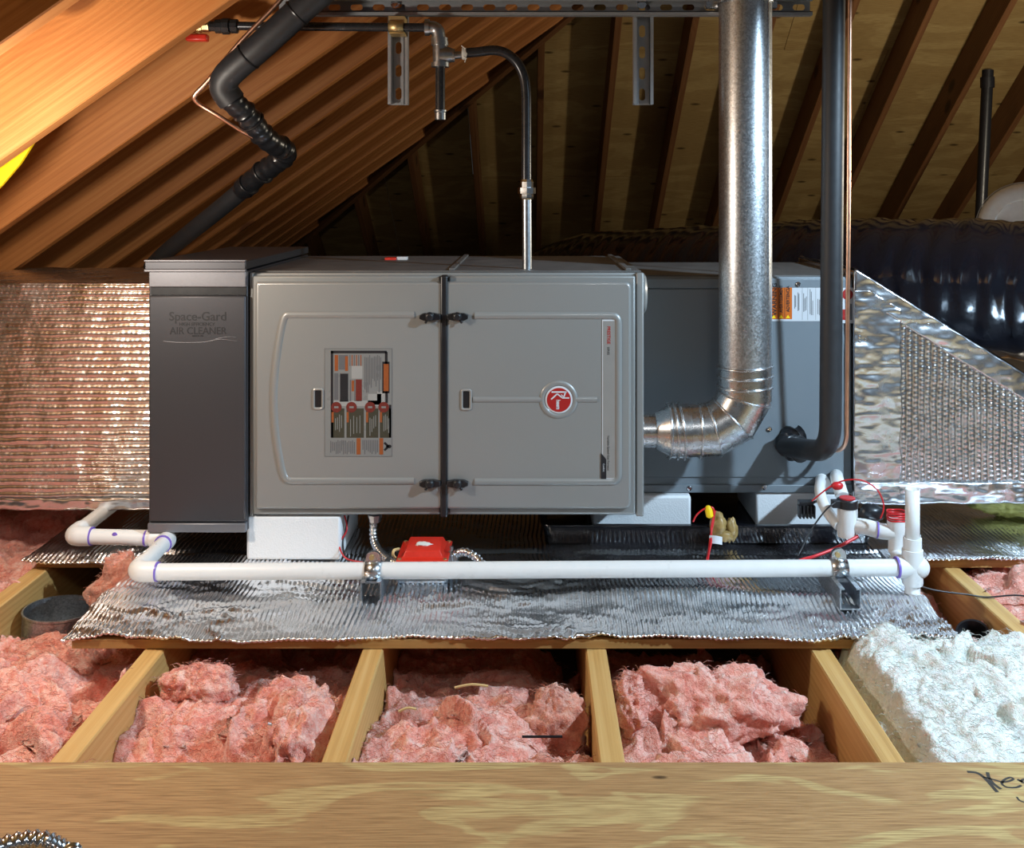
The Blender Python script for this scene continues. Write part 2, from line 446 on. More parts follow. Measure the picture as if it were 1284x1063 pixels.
_beam_cache = {}
def beam(name, p0, p1, w, h, up, mt, parent, jitter=True):
    "a sawn timber: own box with its length along local x, bottom centre line from p0 to p1"
    p0 = Vector(p0); p1 = Vector(p1); d = p1 - p0; L = d.length
    key = (round(L, 3), w, h, mt.name)
    me = _beam_cache.get(key)
    if me is None:
        b = MB().box(0, L, -w / 2, w / 2, 0, h)
        bm = bmesh.new(); tmp = bpy.data.meshes.new(name); tmp.from_pydata(b.v, [], b.f); bm.from_mesh(tmp)
        bmesh.ops.bevel(bm, geom=list(bm.edges), offset=0.0025, segments=1, affect='EDGES'); bm.to_mesh(tmp); bm.free()
        tmp.materials.append(mt); me = _beam_cache[key] = tmp
    o = bpy.data.objects.new(name, me); COL.objects.link(o)
    x = d.normalized(); z = Vector(up); z = (z - x * z.dot(x)).normalized(); y = z.cross(x)
    R = Matrix((x, y, z)).transposed().to_4x4()
    off = wloc(parent) if parent is not None else Vector()
    o.matrix_basis = Matrix.Translation(p0 - off) @ R
    o.parent = parent
    return o

ceiling = struct_root('ceiling')
XR = 2.3                                  # ridge
hipx = lambda y: (B0 - A0) / SL - y
y_left = [1.53] + [1.97 + 0.406 * k for k in range(0, 15)]
for y in y_left:
    xe = min(XR, hipx(y))
    x0 = -2.45
    if xe < x0 + 0.2: continue
    yc = y + RW / 2
    beam('rafter', (x0, yc, CAM_H + A0 + SL * x0), (xe, yc, CAM_H + A0 + SL * xe), RW, RH, (0, 0, 1), M['rafter'], ceiling)
# rear slope
x_rear = [0.895 - RW / 2 + 0.406 * k for k in range(-8, 8)]
for x in x_rear:
    y1 = 7.80
    y0 = (B0 - A0) / SL - x if x < XR else (B0 - A0) / SL - XR
    y0 = max(y0, 2.9)
    if y0 > y1 - 0.2: continue
    beam('rafter', (x, y1, CAM_H + B0 - SL * y1), (x, y0, CAM_H + B0 - SL * y0), RW, RH, (0, 0, 1), M['rafter_shaded'], ceiling)
hx0, hx1 = -2.37, XR
beam('hip_rafter', (hx0, hipx(hx0), CAM_H + A0 + SL * hx0 - 0.03), (hx1, hipx(hx1), CAM_H + A0 + SL * hx1 - 0.03), 0.045, 0.235, (0, 0, 1), M['rafter_shaded'], ceiling)
# sheathing in real sheets, gaps between them
def sheet(cx, cy, cz, ex, ey, nx, L, W):
    R = Matrix((ex, ey, nx)).transposed()
    b = MB().box(-L / 2 + 0.0015, L / 2 - 0.0015, -W / 2 + 0.0015, W / 2 - 0.0015, 0, 0.012)
    o = b.build('sheathing_panel', M['ply_roof'], ceiling, smooth=0)
    o.matrix_basis = Matrix.Translation(Vector((cx, cy, cz))) @ R.to_4x4()
ex = Vector((1, 0, 0)); ey = Vector((0, -cosA, SL * cosA)); nz = ex.cross(ey)
if nz.z < 0: nz = -nz
s0 = 8.0
W4 = 1.22 * cosA
r = 0; yy = 7.27 + 0.45
while yy > 2.2:
    xoff = 0.6 * (r % 2)
    for k in range(-1, 4):
        xc = -2.2 + 2.44 * k + xoff
        yc = yy - W4 / 2
        sheet(xc, yc, CAM_H + B0 + VR + 0.002 - SL * yc, ex, ey, nz, 2.44, 1.22)
    yy -= W4; r += 1
ex2 = Vector((0, 1, 0)); ey2 = Vector((cosA, 0, SL * cosA)); nz2 = ex2.cross(ey2)
if nz2.z < 0: nz2 = -nz2; ex2 = -ex2
xx = -2.5; r = 0
while xx < XR:
    for k in range(0, 4):
        ycc = 0.9 + 2.44 * k + 0.7 * (r % 2)
        xc = xx + W4 / 2
        sheet(xc, ycc, CAM_H + A0 + VR + 0.002 + SL * xc, ex2, ey2, nz2, 2.44, 1.22)
    xx += W4; r += 1

# floor: drywall of the room below, joists on it
floor = struct_root('floor', (0, 0, -0.2))
fl = MB(); fl.box(-2.5, 6.0, -1.2, 7.9, -0.222, -0.209)
fl.build('ceiling_board', M['drywall'], floor, smooth=0)
JX = [-1.898, -1.492, -1.086, -0.684, -0.286, 0.121, 0.531, 0.938, 1.344, 1.75]
for i, x in enumerate(JX):
    beam('joist', (x, -0.6, -0.207), (x, 5.2, -0.207), 0.038, 0.188, (0, 0, 1), M['joist'], floor)
wr = MB().box(-2.5, 6.0, 7.75, 7.80, -0.2, 0.35); 
w_ = wr.build('wall_rear', M['ply_edge'], None, smooth=0); w_['kind'] = 'structure'

# ------------------------------------------------------------------ plywood: foreground walkway and equipment deck
b = MB().box(-1.6, 1.7, -0.6, 1.424, -0.017, 0.0)
ws = b.build('plywood_walkway', M['ply'], smooth=0, bevel=0.0015, loc=(0, 0.4, -0.017))
tag(ws, 'long plywood sheet across the front, swirled grain, dark handwriting at its edge', 'plywood sheet')
# handwriting on the sheet (felt pen strokes)
ink = MB()
def stroke(pts, r=0.0016):
    w = []
    for (u, v) in pts:
        Y = CAM_H * F / (v - 244); w.append(Vector(((u - 664) * Y / F, Y, 0.0002)))
    w = spline(w, 4)
    vs = []; fs = []
    for i, p in enumerate(w):
        d = (w[min(i + 1, len(w) - 1)] - w[max(i - 1, 0)]).normalized(); nn = Vector((-d.y, d.x, 0)) * r
        vs += [p + nn, p - nn]
        if i: fs.append((2 * i - 2, 2 * i - 1, 2 * i + 1, 2 * i))
    ink.add(vs, fs)
HW = lambda pts: [(1160 + u / 9.4, 950 + v / 9.4) for u, v in pts]
stroke(HW([(495, 165), (600, 175), (680, 220), (760, 300), (850, 405)]), 0.0026)
stroke(HW([(735, 170), (750, 230), (800, 300), (895, 370)]), 0.0024)
stroke(HW([(680, 225), (800, 255), (900, 285)]), 0.0016)
stroke(HW([(900, 290), (990, 275), (1040, 250), (1000, 232), (930, 262), (905, 305), (960, 345), (1070, 350), (1135, 325)]), 0.0018)
stroke(HW([(1085, 255), (1130, 275), (1165, 300)]), 0.0022); stroke(HW([(1120, 285), (1160, 255), (1210, 262)]), 0.0020)
stroke(HW([(1080, 460), (1110, 500), (1170, 525)]), 0.0014)
ink.build('handwriting', M['ink'], ws, smooth=0)

deck = thing('plywood_platform', 'plywood platform under the furnace, bare sawn edge showing below the foil', 'platform', (0, 2.3, -0.018))
pm = MB(); pm.box(-0.835, 0.775, 1.818, 2.21, -0.018, -0.001); pm.build('deck_panel', M['ply_edge'], deck, smooth=0, bevel=0.001)
pm = MB(); pm.box(-1.095, 2.0, 2.213, 3.4, -0.018, -0.001); pm.build('deck_panel', M['ply_edge'], deck, smooth=0, bevel=0.001)

def foil_sheet(name, x0, x1, y0, y1, nx, ny, front_edge, seed, rib=0.0098, z0=0.001, creases=0.0, droop=None):
    xs = np.linspace(x0, x1, nx); ys = np.linspace(y0, y1, ny)
    X, Y = np.meshgrid(xs, ys, indexing='ij')
    edge = 0.012 * fbm(X * 5 + seed, 0 * X, 0, 3) + 0.004 * fbm(X * 40 + seed, 0 * X + 4, 0, 2)
    if front_edge: Y = Y + edge * (1 - sstep(y0, y0 + 0.12, Y))
    wig = 0.0035 * fbm(X * 9, Y * 14, seed, 2)
    ph = (X + wig + 0.02 * fbm(X * 2.0, Y * 3.0, seed + 5, 2)) / rib
    rb = np.abs(np.sin(ph * math.pi))
    cr = fbm(X * 22, Y * 30, seed + 2, 3)
    amp = 0.0042 * (0.35 + 0.65 * sstep(-0.25, 0.35, fbm(X * 3.3, Y * 6, seed + 9, 2)))
    Z = z0 + rb * amp + 0.004 * np.maximum(0, cr) + 0.004 * (fbm(X * 4, Y * 6, seed, 2) + 0.5)
    if creases: # crosswise wrinkles
        w = ridge(X * 9 + Y * 14, Y * 46 - X * 10 + 3 * fbm(X * 8, Y * 8, seed, 2), seed, 2)
        Z = Z + creases * np.maximum(0, w - 0.1) * sstep(-0.2, 0.3, fbm(X * 2.7, Y * 5, seed + 21, 2))
    if droop is not None: Z = Z + droop(X, Y)
    A = np.stack([X, Y, Z], -1)
    return A
foil_front = MB()
def dr(X, Y):
    hump = 0.010 * np.exp(-((Y - (1.985 + 0.02 * np.sin(X * 6))) / 0.03) ** 2) * (X > -2)
    left = -0.012 * sstep(-0.80, -0.86, X) * sstep(1.95, 1.80, Y)
    lift = 0.010 * sstep(1.84, 1.80, Y) * np.maximum(0, fbm(X * 5.5, 0 * X, 4, 2))
    return hump * (0.4 + 0.8 * sstep(-0.3, 0.5, X)) + left + lift
A = foil_sheet('f', -0.855, 0.782, 1.808, 2.235, 900, 70, True, 3.0, creases=0.009, droop=dr)
foil_front.grid(A, flip=False)
ff = foil_front.build('foil_blanket', M['foil'], smooth=0, solid=0.0035, loc=(0, 2.0, 0))
tag(ff, 'crinkled silver bubble-foil blanket lying on the front of the platform under the white drain pipe', 'foil sheet')
for p in ff.data.polygons: p.use_smooth = True
A = foil_sheet('r', -1.12, 1.9, 2.19, 3.35, 1300, 90, True, 8.0, rib=0.0105, z0=0.0005, creases=0.002)
# keep the rear sheet under the front one where they overlap
X_, Y_ = A[..., 0], A[..., 1]
ov = (X_ > -0.87) & (X_ < 0.79) & (Y_ < 2.25)
A[..., 2] = np.where(ov, -0.0006 + 0 * X_, A[..., 2])
fr = MB().grid(A)
fr = fr.build('foil_blanket', M['foil'], smooth=0, solid=0.003, loc=(0, 2.8, 0))
tag(fr, 'ribbed silver bubble-foil blanket running far back in the shade beneath the furnace and ducts', 'foil sheet')
for p in fr.data.polygons: p.use_smooth = True

# ------------------------------------------------------------------ loose insulation
def fuzz(parent, V, n, seed, mt, ln=0.016):
    "loose glass fibres lifting off the surface, as thin strips"
    r = np.random.RandomState(int(seed * 10) + 1)
    P0 = V[r.randint(0, len(V), n)]
    a = r.rand(n) * 2 * np.pi; L = ln * (0.5 + r.rand(n)); w = 0.00045
    d = np.stack([np.cos(a), np.sin(a), 0.15 + 0.5 * r.rand(n)], -1); d /= np.linalg.norm(d, axis=1, keepdims=True)
    sd = np.stack([-np.sin(a), np.cos(a), 0 * a], -1)
    bend = sd * ((r.rand(n) - 0.5) * 1.2)[:, None]
    pts = [P0 - np.array([0, 0, 0.001]), P0 + d * (L * 0.5)[:, None] + bend * (L * 0.2)[:, None], P0 + (d - np.array([0, 0, 0.35])) * L[:, None] + bend * (L * 0.7)[:, None]]
    sx = np.stack([0 * a + 0.3, 0 * a, 0 * a + 0.95], -1) * w
    vs = np.stack([pts[0] - sx, pts[0] + sx, pts[1] - sx, pts[1] + sx, pts[2]], 1).reshape(-1, 3)
    b = MB(); b.v = vs.tolist()
    for i in range(n): b.f += [(5 * i, 5 * i + 1, 5 * i + 3, 5 * i + 2), (5 * i + 2, 5 * i + 3, 5 * i + 4)]
    b.m = [0] * len(b.f)
    o = b.build('loose_fibers', mt, parent, smooth=0); o['kind'] = 'stuff'

def batt(name, x0, x1, y0, y1, hf, seed, mt, label, res=0.0036, warp=0.014, amp=1.0, cat='insulation', group=None, edge_drop=0.0):
    nx = int((x1 - x0) / res); ny = int((y1 - y0) / res)
    xs = np.linspace(x0, x1, nx); ys = np.linspace(y0, y1, ny)
    X, Y = np.meshgrid(xs, ys, indexing='ij')
    wx = fbm(X * 9, Y * 9, seed + 1, 3); wy = fbm(X * 9, Y * 9, seed + 31, 3)
    U = X + 0.05 * wx; V = Y + 0.05 * wy
    z = hf(X, Y)
    z = z + amp * (0.042 * fbm(U * 6.5, V * 6.5, seed, 3) + 0.022 * ridge(U * 11, V * 9, seed + 3, 3) - 0.012
                   + 0.014 * np.abs(fbm(U * 26, V * 22, seed + 5, 3)) + 0.007 * ridge(U * 38, V * 30, seed + 8, 3) + 0.004 * fbm(U * 80, V * 62, seed + 7, 3))
    # torn, cliff-like folds
    fold = fbm(U * 5.0 + 3, V * 5.0, seed + 11, 3)
    z = z + amp * 0.030 * (sstep(0.02, 0.07, fold) - 0.5)
    margin = np.minimum(np.minimum(X - x0, x1 - X), 0.03) / 0.03
    XX = X + warp * fbm(X * 14, Y * 14, seed + 41, 3) * sstep(0, 1, margin)
    YY = Y + warp * fbm(X * 14, Y * 14, seed + 51, 3)
    if edge_drop:
        m2 = np.minimum(np.minimum(X - x0, x1 - X), np.minimum(Y - y0, y1 - Y))
        z = z - edge_drop * (1 - sstep(0, 0.06, m2))
    b = MB().grid(np.stack([XX, YY, z], -1))
    o = b.build(name, mt, smooth=0, loc=((x0 + x1) / 2, (y0 + y1) / 2, -0.2))
    for p in o.data.polygons: p.use_smooth = True
    # closed underside so that the batt is a body, not a skin
    o.modifiers.new('loft', 'SOLIDIFY').thickness = 0.03; o.modifiers['loft'].offset = -1
    fuzz(o, np.stack([XX, YY, z], -1).reshape(-1, 3), int((x1 - x0) * (y1 - y0) * 26000), seed, mt)
    return tag(o, label, cat, group)

def clump(name, c, r, sc, seed, mt, label, rot=0.0, cat='insulation', n=44):
    nu, nv = n, n * 2
    th = np.linspace(0.02, math.pi - 0.02, nu); ph = np.linspace(0, 2 * math.pi, nv)
    T, Q = np.meshgrid(th, ph, indexing='ij')
    dx, dy, dz = np.sin(T) * np.cos(Q), np.sin(T) * np.sin(Q), np.cos(T)
    dx0_, dy0_, dz0_ = dx, dy, dz; dx, dy, dz = dx * sc[0], dy * sc[1], dz * sc[2]
    k = 1 + 0.05 * ridge(dx * 7 + seed, dy * 7, dz * 7, 3) + 0.42 * fbm(dx * 1.6 + seed, dy * 1.6, dz * 1.6, 3) + 0.22 * ridge(dx * 2.6 + seed, dy * 2.6, dz * 2.6, 3) + 0.07 * fbm(dx * 9 + seed, dy * 9, dz * 9, 3)
    x, y, z = dx * k * r, dy * k * r, dz * k * r
    ca, sa = math.cos(rot), math.sin(rot)
    A = np.stack([c[0] + x * ca - y * sa, c[1] + x * sa + y * ca, c[2] + z], -1)
    o = MB().grid(A).build(name, mt, smooth=0, loc=c)
    for p in o.data.polygons: p.use_smooth = True
    if cat == 'insulation': fuzz(o, A.reshape(-1, 3), 700, seed, mt)
    return tag(o, label, cat)

back = lambda Y, a=1.70, b=1.83, d=0.075: -d * sstep(a, b, Y)
PB = 'insulation_batt'
batt(PB, -1.064, -0.706, 1.40, 2.02, lambda X, Y: -0.050 - 0.055 * sstep(-0.89, -0.83, X) * sstep(1.74, 1.82, Y), 2.0, M['pink'],
     'pink fiberglass batt heaped in front of the round metal collar at the left')
batt(PB, -0.664, -0.307, 1.40, 2.10, lambda X, Y: -0.062 + back(Y) - 0.05 * np.exp(-((X + 0.345 - 0.02) / 0.022) ** 2) * sstep(1.40, 1.5, Y) * sstep(1.66, 1.58, Y), 14.0, M['pink'],
     'pink fiberglass batt with a torn scrap on it, in the bay below the polystyrene block')
batt(PB, -0.264, 0.100, 1.40, 2.10, lambda X, Y: -0.060 + back(Y, 1.62, 1.8) - 0.055 * sstep(-0.02, 0.04, X), 27.0, M['pink'],
     'pink fiberglass batt with a thin black stick on it, in the middle joist bay')
batt(PB, 0.142, 0.510, 1.40, 2.10, lambda X, Y: -0.085 + back(Y, 1.66, 1.85, 0.05) - 0.045 * sstep(0.34, 0.42, X), 33.5, M['pink'],
     'pink fiberglass batt lying low in the joist bay left of the white fiberglass')
batt(PB, 0.553, 0.917, 1.86, 2.30, lambda X, Y: -0.075 + back(Y, 1.98, 2.2, 0.05), 41.0, M['pink'],
     'strip of pink fiberglass batt between the foil platform and the black can at the right', res=0.006)
batt(PB, 0.960, 1.322, 1.70, 2.50, lambda X, Y: -0.028 + back(Y, 2.25, 2.4, 0.05), 47.0, M['pink'],
     'dusty pink fiberglass batt beyond the rightmost joist, a thin dark cable drooping over it', res=0.006)
batt(PB, -1.470, -1.108, 1.70, 3.30, lambda X, Y: -0.028 + 0 * X, 52.0, M['pink'],
     'shaded pink fiberglass batt left of the leftmost joist, under the foil duct', res=0.008)
batt('wool_batt', 0.556, 1.30, 1.437, 1.84, lambda X, Y: 0.006 - 0.07 * sstep(0.60, 0.555, X) + 0.034 * np.exp(-((X - 0.645) / 0.05) ** 2 - ((Y - 1.80) / 0.07) ** 2)
     - 0.030 * sstep(1.53, 1.44, Y) - 0.025 * np.exp(-((X - 0.82) / 0.06) ** 2 - ((Y - 1.60) / 0.04) ** 2), 61.0, M['white_wool'],
     'fluffy white fiberglass wool spilling over the joist at the right', amp=0.75, warp=0.012, res=0.0036)
clump('insulation_clump', (-0.882, 2.145, -0.045), 0.066, (0.8, 0.6, 1.05), 3.0, M['pink_dk'], 'salmon pink fiberglass clump squeezed up beside the left edge of the foil platform')
clump('insulation_clump', (-0.575, 1.735, -0.045), 0.052, (1.2, 0.7, 0.6), 9.0, M['pink'], 'small torn pink fiberglass clump at the back of the joist bay below the polystyrene block')
clump('insulation_clump', (-0.375, 1.62, -0.075), 0.075, (0.62, 1.7, 0.75), 12.0, M['pink'], 'long pink fiberglass fold pressed against the left face of the second joist from the left', rot=0.1)
clump('insulation_clump', (0.035, 1.665, -0.085), 0.062, (0.9, 0.75, 0.95), 15.0, M['pink_dk'], 'upper of two salmon pink fiberglass clumps beside the middle joist')
clump('insulation_clump', (0.050, 1.505, -0.105), 0.060, (0.95, 0.9, 0.85), 19.0, M['pink_dk'], 'lower of two salmon pink fiberglass clumps beside the middle joist, by the black stick')
clump('insulation_clump', (0.315, 1.715, -0.072), 0.085, (1.55, 0.72, 0.68), 22.0, M['pink'], 'large pale pink fiberglass slab folded forward over a dark hollow in the right pink bay', rot=-0.12, n=60)
clump('insulation_clump', (0.172, 1.700, -0.060), 0.052, (0.5, 0.9, 0.9), 28.0, M['pink'], 'pale pink fiberglass clump against the right face of the middle joist')
clump('insulation_clump', (0.440, 1.50, -0.135), 0.065, (1.1, 1.1, 0.8), 31.0, M['pink_dk'], 'rust pink fiberglass clump low in the hollow left of the white fiberglass')
clump('insulation_clump', (0.255, 1.475, -0.085), 0.080, (1.25, 0.8, 0.62), 36.0, M['pink'], 'pink fiberglass mound at the front of the right pink bay, behind the plywood edge', n=56)

# round collar on a boot
cx, cy = -0.985, 2.10
col = thing('duct_collar', 'short round galvanized duct collar standing open in the left joist bay', 'duct collar', (cx, cy, -0.209))
b = MB()
b.lathe([(0.0715, -0.16), (0.0715, -0.066), (0.0735, -0.064), (0.0735, -0.060), (0.070, -0.060), (0.070, -0.16)], (cx, cy, 0), (0.05, 0.02, 1), 40, caps=False)
b.build('ring', M['galv_dull'], col, solid=0)
b = MB().box(cx - 0.078, cx + 0.088, cy - 0.105, cy + 0.10, -0.168, -0.160); b.build('flange', M['galv_dull'], col, bevel=0.002)
b = MB().box(cx - 0.07, cx + 0.08, cy - 0.09, cy + 0.09, -0.209, -0.168); b.build('boot', M['galv_dull'], col)

# ------------------------------------------------------------------ furnace
YF = 2.2
def Fz(py, Y=YF): return CAM_H - (py - 244) * Y / F
def Fx(px, Y=YF): return (px - 664) * Y / F
FX0, FX1, FZ0, FZ1 = Fx(315), Fx(806), Fz(645), Fz(342)
fur = thing('furnace', 'grey gas furnace lying horizontally, two latched doors, between air cleaner and coil cabinet', 'furnace', ((FX0 + FX1) / 2, 2.48, FZ0))
b = MB()
b.box(FX0, FX1, YF, 2.76, FZ0, FZ1, 0)
b.build('cabinet', [M['furn']], fur, bevel=0.003)
b = MB().box(FX0 + 0.002, FX1 - 0.002, YF + 0.02, 2.758, FZ1 + 0.0002, FZ1 + 0.003); b.build('top_panel', M['furn_top'], fur, bevel=0.001)
# seam lines and screws on the top
for x in (-0.18, 0.215):
    MB().box(x, x + 0.012, YF + 0.03, 2.75, FZ1 + 0.003, FZ1 + 0.008).build('top_seam', M['furn_top'], fur, bevel=0.001)
b = MB()
b.box(Fx(797), Fx(806) + 0.001, YF - 0.012, YF + 0.01, FZ0 - 0.001, FZ1 + 0.001)
b.build('corner_post', M['furn'], fur, bevel=0.003)
b = MB().box(FX0 - 0.001, FX0 + 0.007, YF - 0.010, YF + 0.01, FZ0 - 0.001, FZ1 + 0.001); b.build('corner_post', M['furn'], fur, bevel=0.002)
YD = YF - 0.014
def bead(b, pts, r=0.0042, y=YD, flat=True, m=0, n=8):
    b.tube([(Fx(p[0]), y, Fz(p[1])) for p in pts], r, n, m, flat=y if flat else None)
def rnd(pts, r, n=5):
    v = fillet([Vector((p[0], p[1], 0)) for p in pts], r, n); return [(p.x, p.y) for p in v]

# left door
dl = MB()
dl.box(Fx(319), Fx(552.5), YD, YF, Fz(643), Fz(345))
door_l = dl.build('door', M['furn'], fur, bevel=0.004)
door_l['label'] = 'left furnace door with the instruction label'
pad = MB()
poly = rnd([(324, 352), (558, 352), (558, 634), (324, 634)], 9)
pad.prism([(Fx(x), YD - 0.011, Fz(y)) for x, y in poly], (0, 0.0115, 0))
pad.build('raised_panel', M['furn'], door_l, bevel=0.009, segs=4)
YP = YD - 0.011
curve_l = [(521, 393), (368, 393)] + [(359, 398), (352, 430), (348, 470), (347, 500), (348, 530), (352, 565), (358, 592)] + [(366, 599), (521, 599)]
cl2 = spline([(368, 393, 0), (360, 397, 0), (353, 430, 0), (348.5, 465, 0), (347, 497, 0), (348.5, 530, 0), (353, 565, 0), (359.5, 593, 0), (368, 599, 0)], 5)
bd = MB(); bead(bd, [(521, 393)] + [(p.x, p.y) for p in cl2] + [(521, 599)], 0.0078, YP)
bd.build('embossed_bead', M['furn'], door_l, smooth=60)
# right door
dr_ = MB(); dr_.box(Fx(563.5), Fx(796), YD, YF, Fz(643), Fz(345))
door_r = dr_.build('door', M['furn'], fur, bevel=0.004)
door_r['label'] = 'right furnace door with the round red badge'
pad = MB(); poly = rnd([(558, 352), (790, 352), (790, 634), (558, 634)], 9)
pad.prism([(Fx(x), YP, Fz(y)) for x, y in poly], (0, 0.0115, 0)); pad.build('raised_panel', M['furn'], door_r, bevel=0.009, segs=4)
bd = MB()
bead(bd, rnd([(596, 394), (774, 394), (774, 600), (596, 600)], 9), 0.0078, YP)
bead(bd, [(594, 498), (679, 498)], 0.0062, YP); bead(bd, [(719, 498), (748, 498)], 0.0062, YP)
ring = [(700 + 20.5 * math.cos(a), 498 + 20.5 * math.sin(a)) for a in np.linspace(0, 2 * math.pi, 33)]
bead(bd, ring, 0.0060, YP)
bd.build('embossed_bead', M['furn'], door_r, smooth=60)
# mullion between the doors
b = MB(); b.box(Fx(553.5), Fx(562.5), YD - 0.015, YF, Fz(644), Fz(344)); b.build('mullion', M['black'], fur, bevel=0.004, segs=3)
# latches
for (px, py, s) in ((541, 395, -1), (575, 395, 1), (541, 601, -1), (575, 601, 1)):
    b = MB(); x, z = Fx(px), Fz(py); y = YP - 0.004
    poly = [(-13 * 1, -2.2), (-8, -4.5), (4, -5), (13, -3.2), (13, 3.2), (4, 4.5), (-8, 4.5), (-13, 2.2)]
    b.prism([(x + s * -q[0] * 0.00176 if s < 0 else x - q[0] * 0.00176, y - 0.008, z - q[1] * 0.00176) for q in poly], (0, 0.012, 0))
    b.lathe([(0.0095, 0), (0.0095, 0.010), (0.006, 0.014)], (x, y - 0.006, z + 0.002), (0, -1, 0), 14)
    b.tube([(x + 0.006 * s, y - 0.006, z - 0.006), (x + 0.010 * s, y - 0.009, z - 0.013)], 0.003, 8)
    b.build('latch', M['black'], fur, bevel=0.0012)
# finger slots
for (px, py, d) in ((402, 497, door_l), (585.5, 498, door_r)):
    b = MB(); x, z = Fx(px), Fz(py)
    pts = rnd([(px, py - 12), (px + 5.5, py - 12), (px + 5.5, py + 12), (px - 5.5, py + 12), (px - 5.5, py - 12), (px, py - 12)], 3)
    b.tube([(Fx(p[0]), YP - 0.0005, Fz(p[1])) for p in pts], 0.0028, 8, 0)
    b.prism([(Fx(p[0]), YP - 0.0006, Fz(p[1])) for p in rnd([(px - 5, py - 9), (px, py - 12), (px + 5, py - 9), (px + 5, py + 9), (px, py + 12), (px - 5, py + 9)], 2)], (0, 0.0005, 0), 1)
    b.build('finger_slot', [M['silver'], M['black']], d, smooth=40)
# conduit plug on the right side of the cabinet
b = MB().lathe([(0.047, 0), (0.047, 0.008), (0.040, 0.013), (0.0, 0.013)], (FX1, 2.262, Fz(371)), (1, 0, 0), 28); b.build('knockout_plug', M['furn'], fur)

def quads(b, rects, m, y, toxz):
    for (u0, v0, u1, v1) in rects:
        p = [toxz(u0, v0), toxz(u1, v0), toxz(u1, v1), toxz(u0, v1)]
        b.add([(q[0], y, q[1]) for q in p], [(0, 3, 2, 1)], m)
def disc(b, u, v, r, m, y, toxz, n=20):
    b.add([(*[(toxz(u + r * math.cos(2 * math.pi * k / n), v - r * math.sin(2 * math.pi * k / n)))[i] for i in (0,)], y, toxz(u + r * math.cos(2 * math.pi * k / n), v - r * math.sin(2 * math.pi * k / n))[1]) for k in range(n)],
          [tuple(range(n))], m)

# instruction label (printed film on the left door)
LXZ = lambda u, v: (Fx(390 + u / 6.646), Fz(420 + v / 6.646))
lb = MB(); y0 = YP - 0.0005
mats = [M['film'], M['print_grey'], M['print_black'], M['print_lgrey'], M['print_orange'], M['print_brown'], M['print_olive'], M['print_orange']]
quads(lb, [(132, 96, 690, 988)], 1, y0, LXZ); quads(lb, [(136, 100, 686, 984)], 0, y0 - 0.0002, LXZ)
y1 = y0 - 0.0004
quads(lb, [(184, 115, 204, 600), (184, 115, 645, 137), (630, 125, 652, 230), (634, 450, 654, 545), (664, 560, 682, 830), (184, 560, 204, 830)], 2, y1, LXZ)
quads(lb, [(608, 205, 668, 465)], 2, y1, LXZ); quads(lb, [(619, 225, 661, 448)], 7, y1 - 0.0002, LXZ)
rr_ = random.Random(5)
quads(lb, [(250, 150, 325, 270), (258, 300, 330, 535)], 1, y1, LXZ); quads(lb, [(262, 305, 326, 530)], 2, y1 - 0.0001, LXZ)
quads(lb, [(216, 150, 244, 282), (302, 160, 326, 282)], 4, y1 - 0.0001, LXZ)
quads(lb, [(212, 300, 246, 520)], 1, y1, LXZ)
for u in range(338, 445, 18): quads(lb, [(u, 150, u + 8, 240)], 4 if (u // 18) % 2 else 1, y1, LXZ)
quads(lb, [(355, 240, 445, 345), (490, 470, 600, 560), (565, 450, 630, 560), (205, 525, 600, 572)], 3, y1, LXZ)
quads(lb, [(390, 352, 440, 530)], 5, y1, LXZ); quads(lb, [(356, 360, 376, 450)], 4, y1, LXZ); quads(lb, [(340, 355, 352, 530), (378, 355, 386, 530)], 1, y1, LXZ)
for u in range(462, 604, 13):
    a = 150 + rr_.random() * 25; c = 330 + rr_.random() * 140
    quads(lb, [(u, a, u + 7, c)], 1, y1, LXZ)
for (u0, u1) in ((190, 296), (314, 457), (474, 576), (588, 682)):
    quads(lb, [(u0, 590, u1, 832)], 6, y1, LXZ); quads(lb, [(u0, 620, u0 + 18, 705)], 4, y1 - 0.0001, LXZ)
    for k in range(4):
        uu = u0 + 30 + k * (u1 - u0 - 40) / 4; a = 640 + rr_.random() * 40
        quads(lb, [(uu, a, uu + 6, a + 90 + rr_.random() * 60)], 0, y1 - 0.0001, LXZ)
for u in (230, 355, 508, 620): disc(lb, u, 580, 44, 5, y1 - 0.0003, LXZ); quads(lb, [(u - 18, 572, u + 18, 588)], 0, y1 - 0.0004, LXZ)
for u in range(180, 385, 15): quads(lb, [(u, 850 + rr_.random() * 20, u + 8, 940 + rr_.random() * 30)], 1, y1, LXZ)
for u in range(445, 575, 15): quads(lb, [(u, 850, u + 8, 930 + rr_.random() * 40)], 1, y1, LXZ)
quads(lb, [(396, 835, 430, 970), (584, 835, 616, 970)], 4, y1, LXZ)
disc(lb, 668, 903, 15, 2, y1 - 0.0001, LXZ)
for (p, q) in (((660, 903), (625, 872)), ((660, 903), (625, 936)), ((660, 903), (640, 903))):
    d = Vector((q[0] - p[0], q[1] - p[1])).normalized(); nn = Vector((-d.y, d.x)) * 9
    pts = [(p[0] + nn.x, p[1] + nn.y), (p[0] - nn.x, p[1] - nn.y), (q[0] - nn.x, q[1] - nn.y), (q[0] + nn.x, q[1] + nn.y)]
    lb.add([(LXZ(*t)[0], y1 - 0.0001, LXZ(*t)[1]) for t in pts], [(0, 1, 2, 3)], 2)
o = lb.build('instruction_label', mats, door_l, smooth=0); o['label'] = 'printed instruction label with black, orange and red panels'

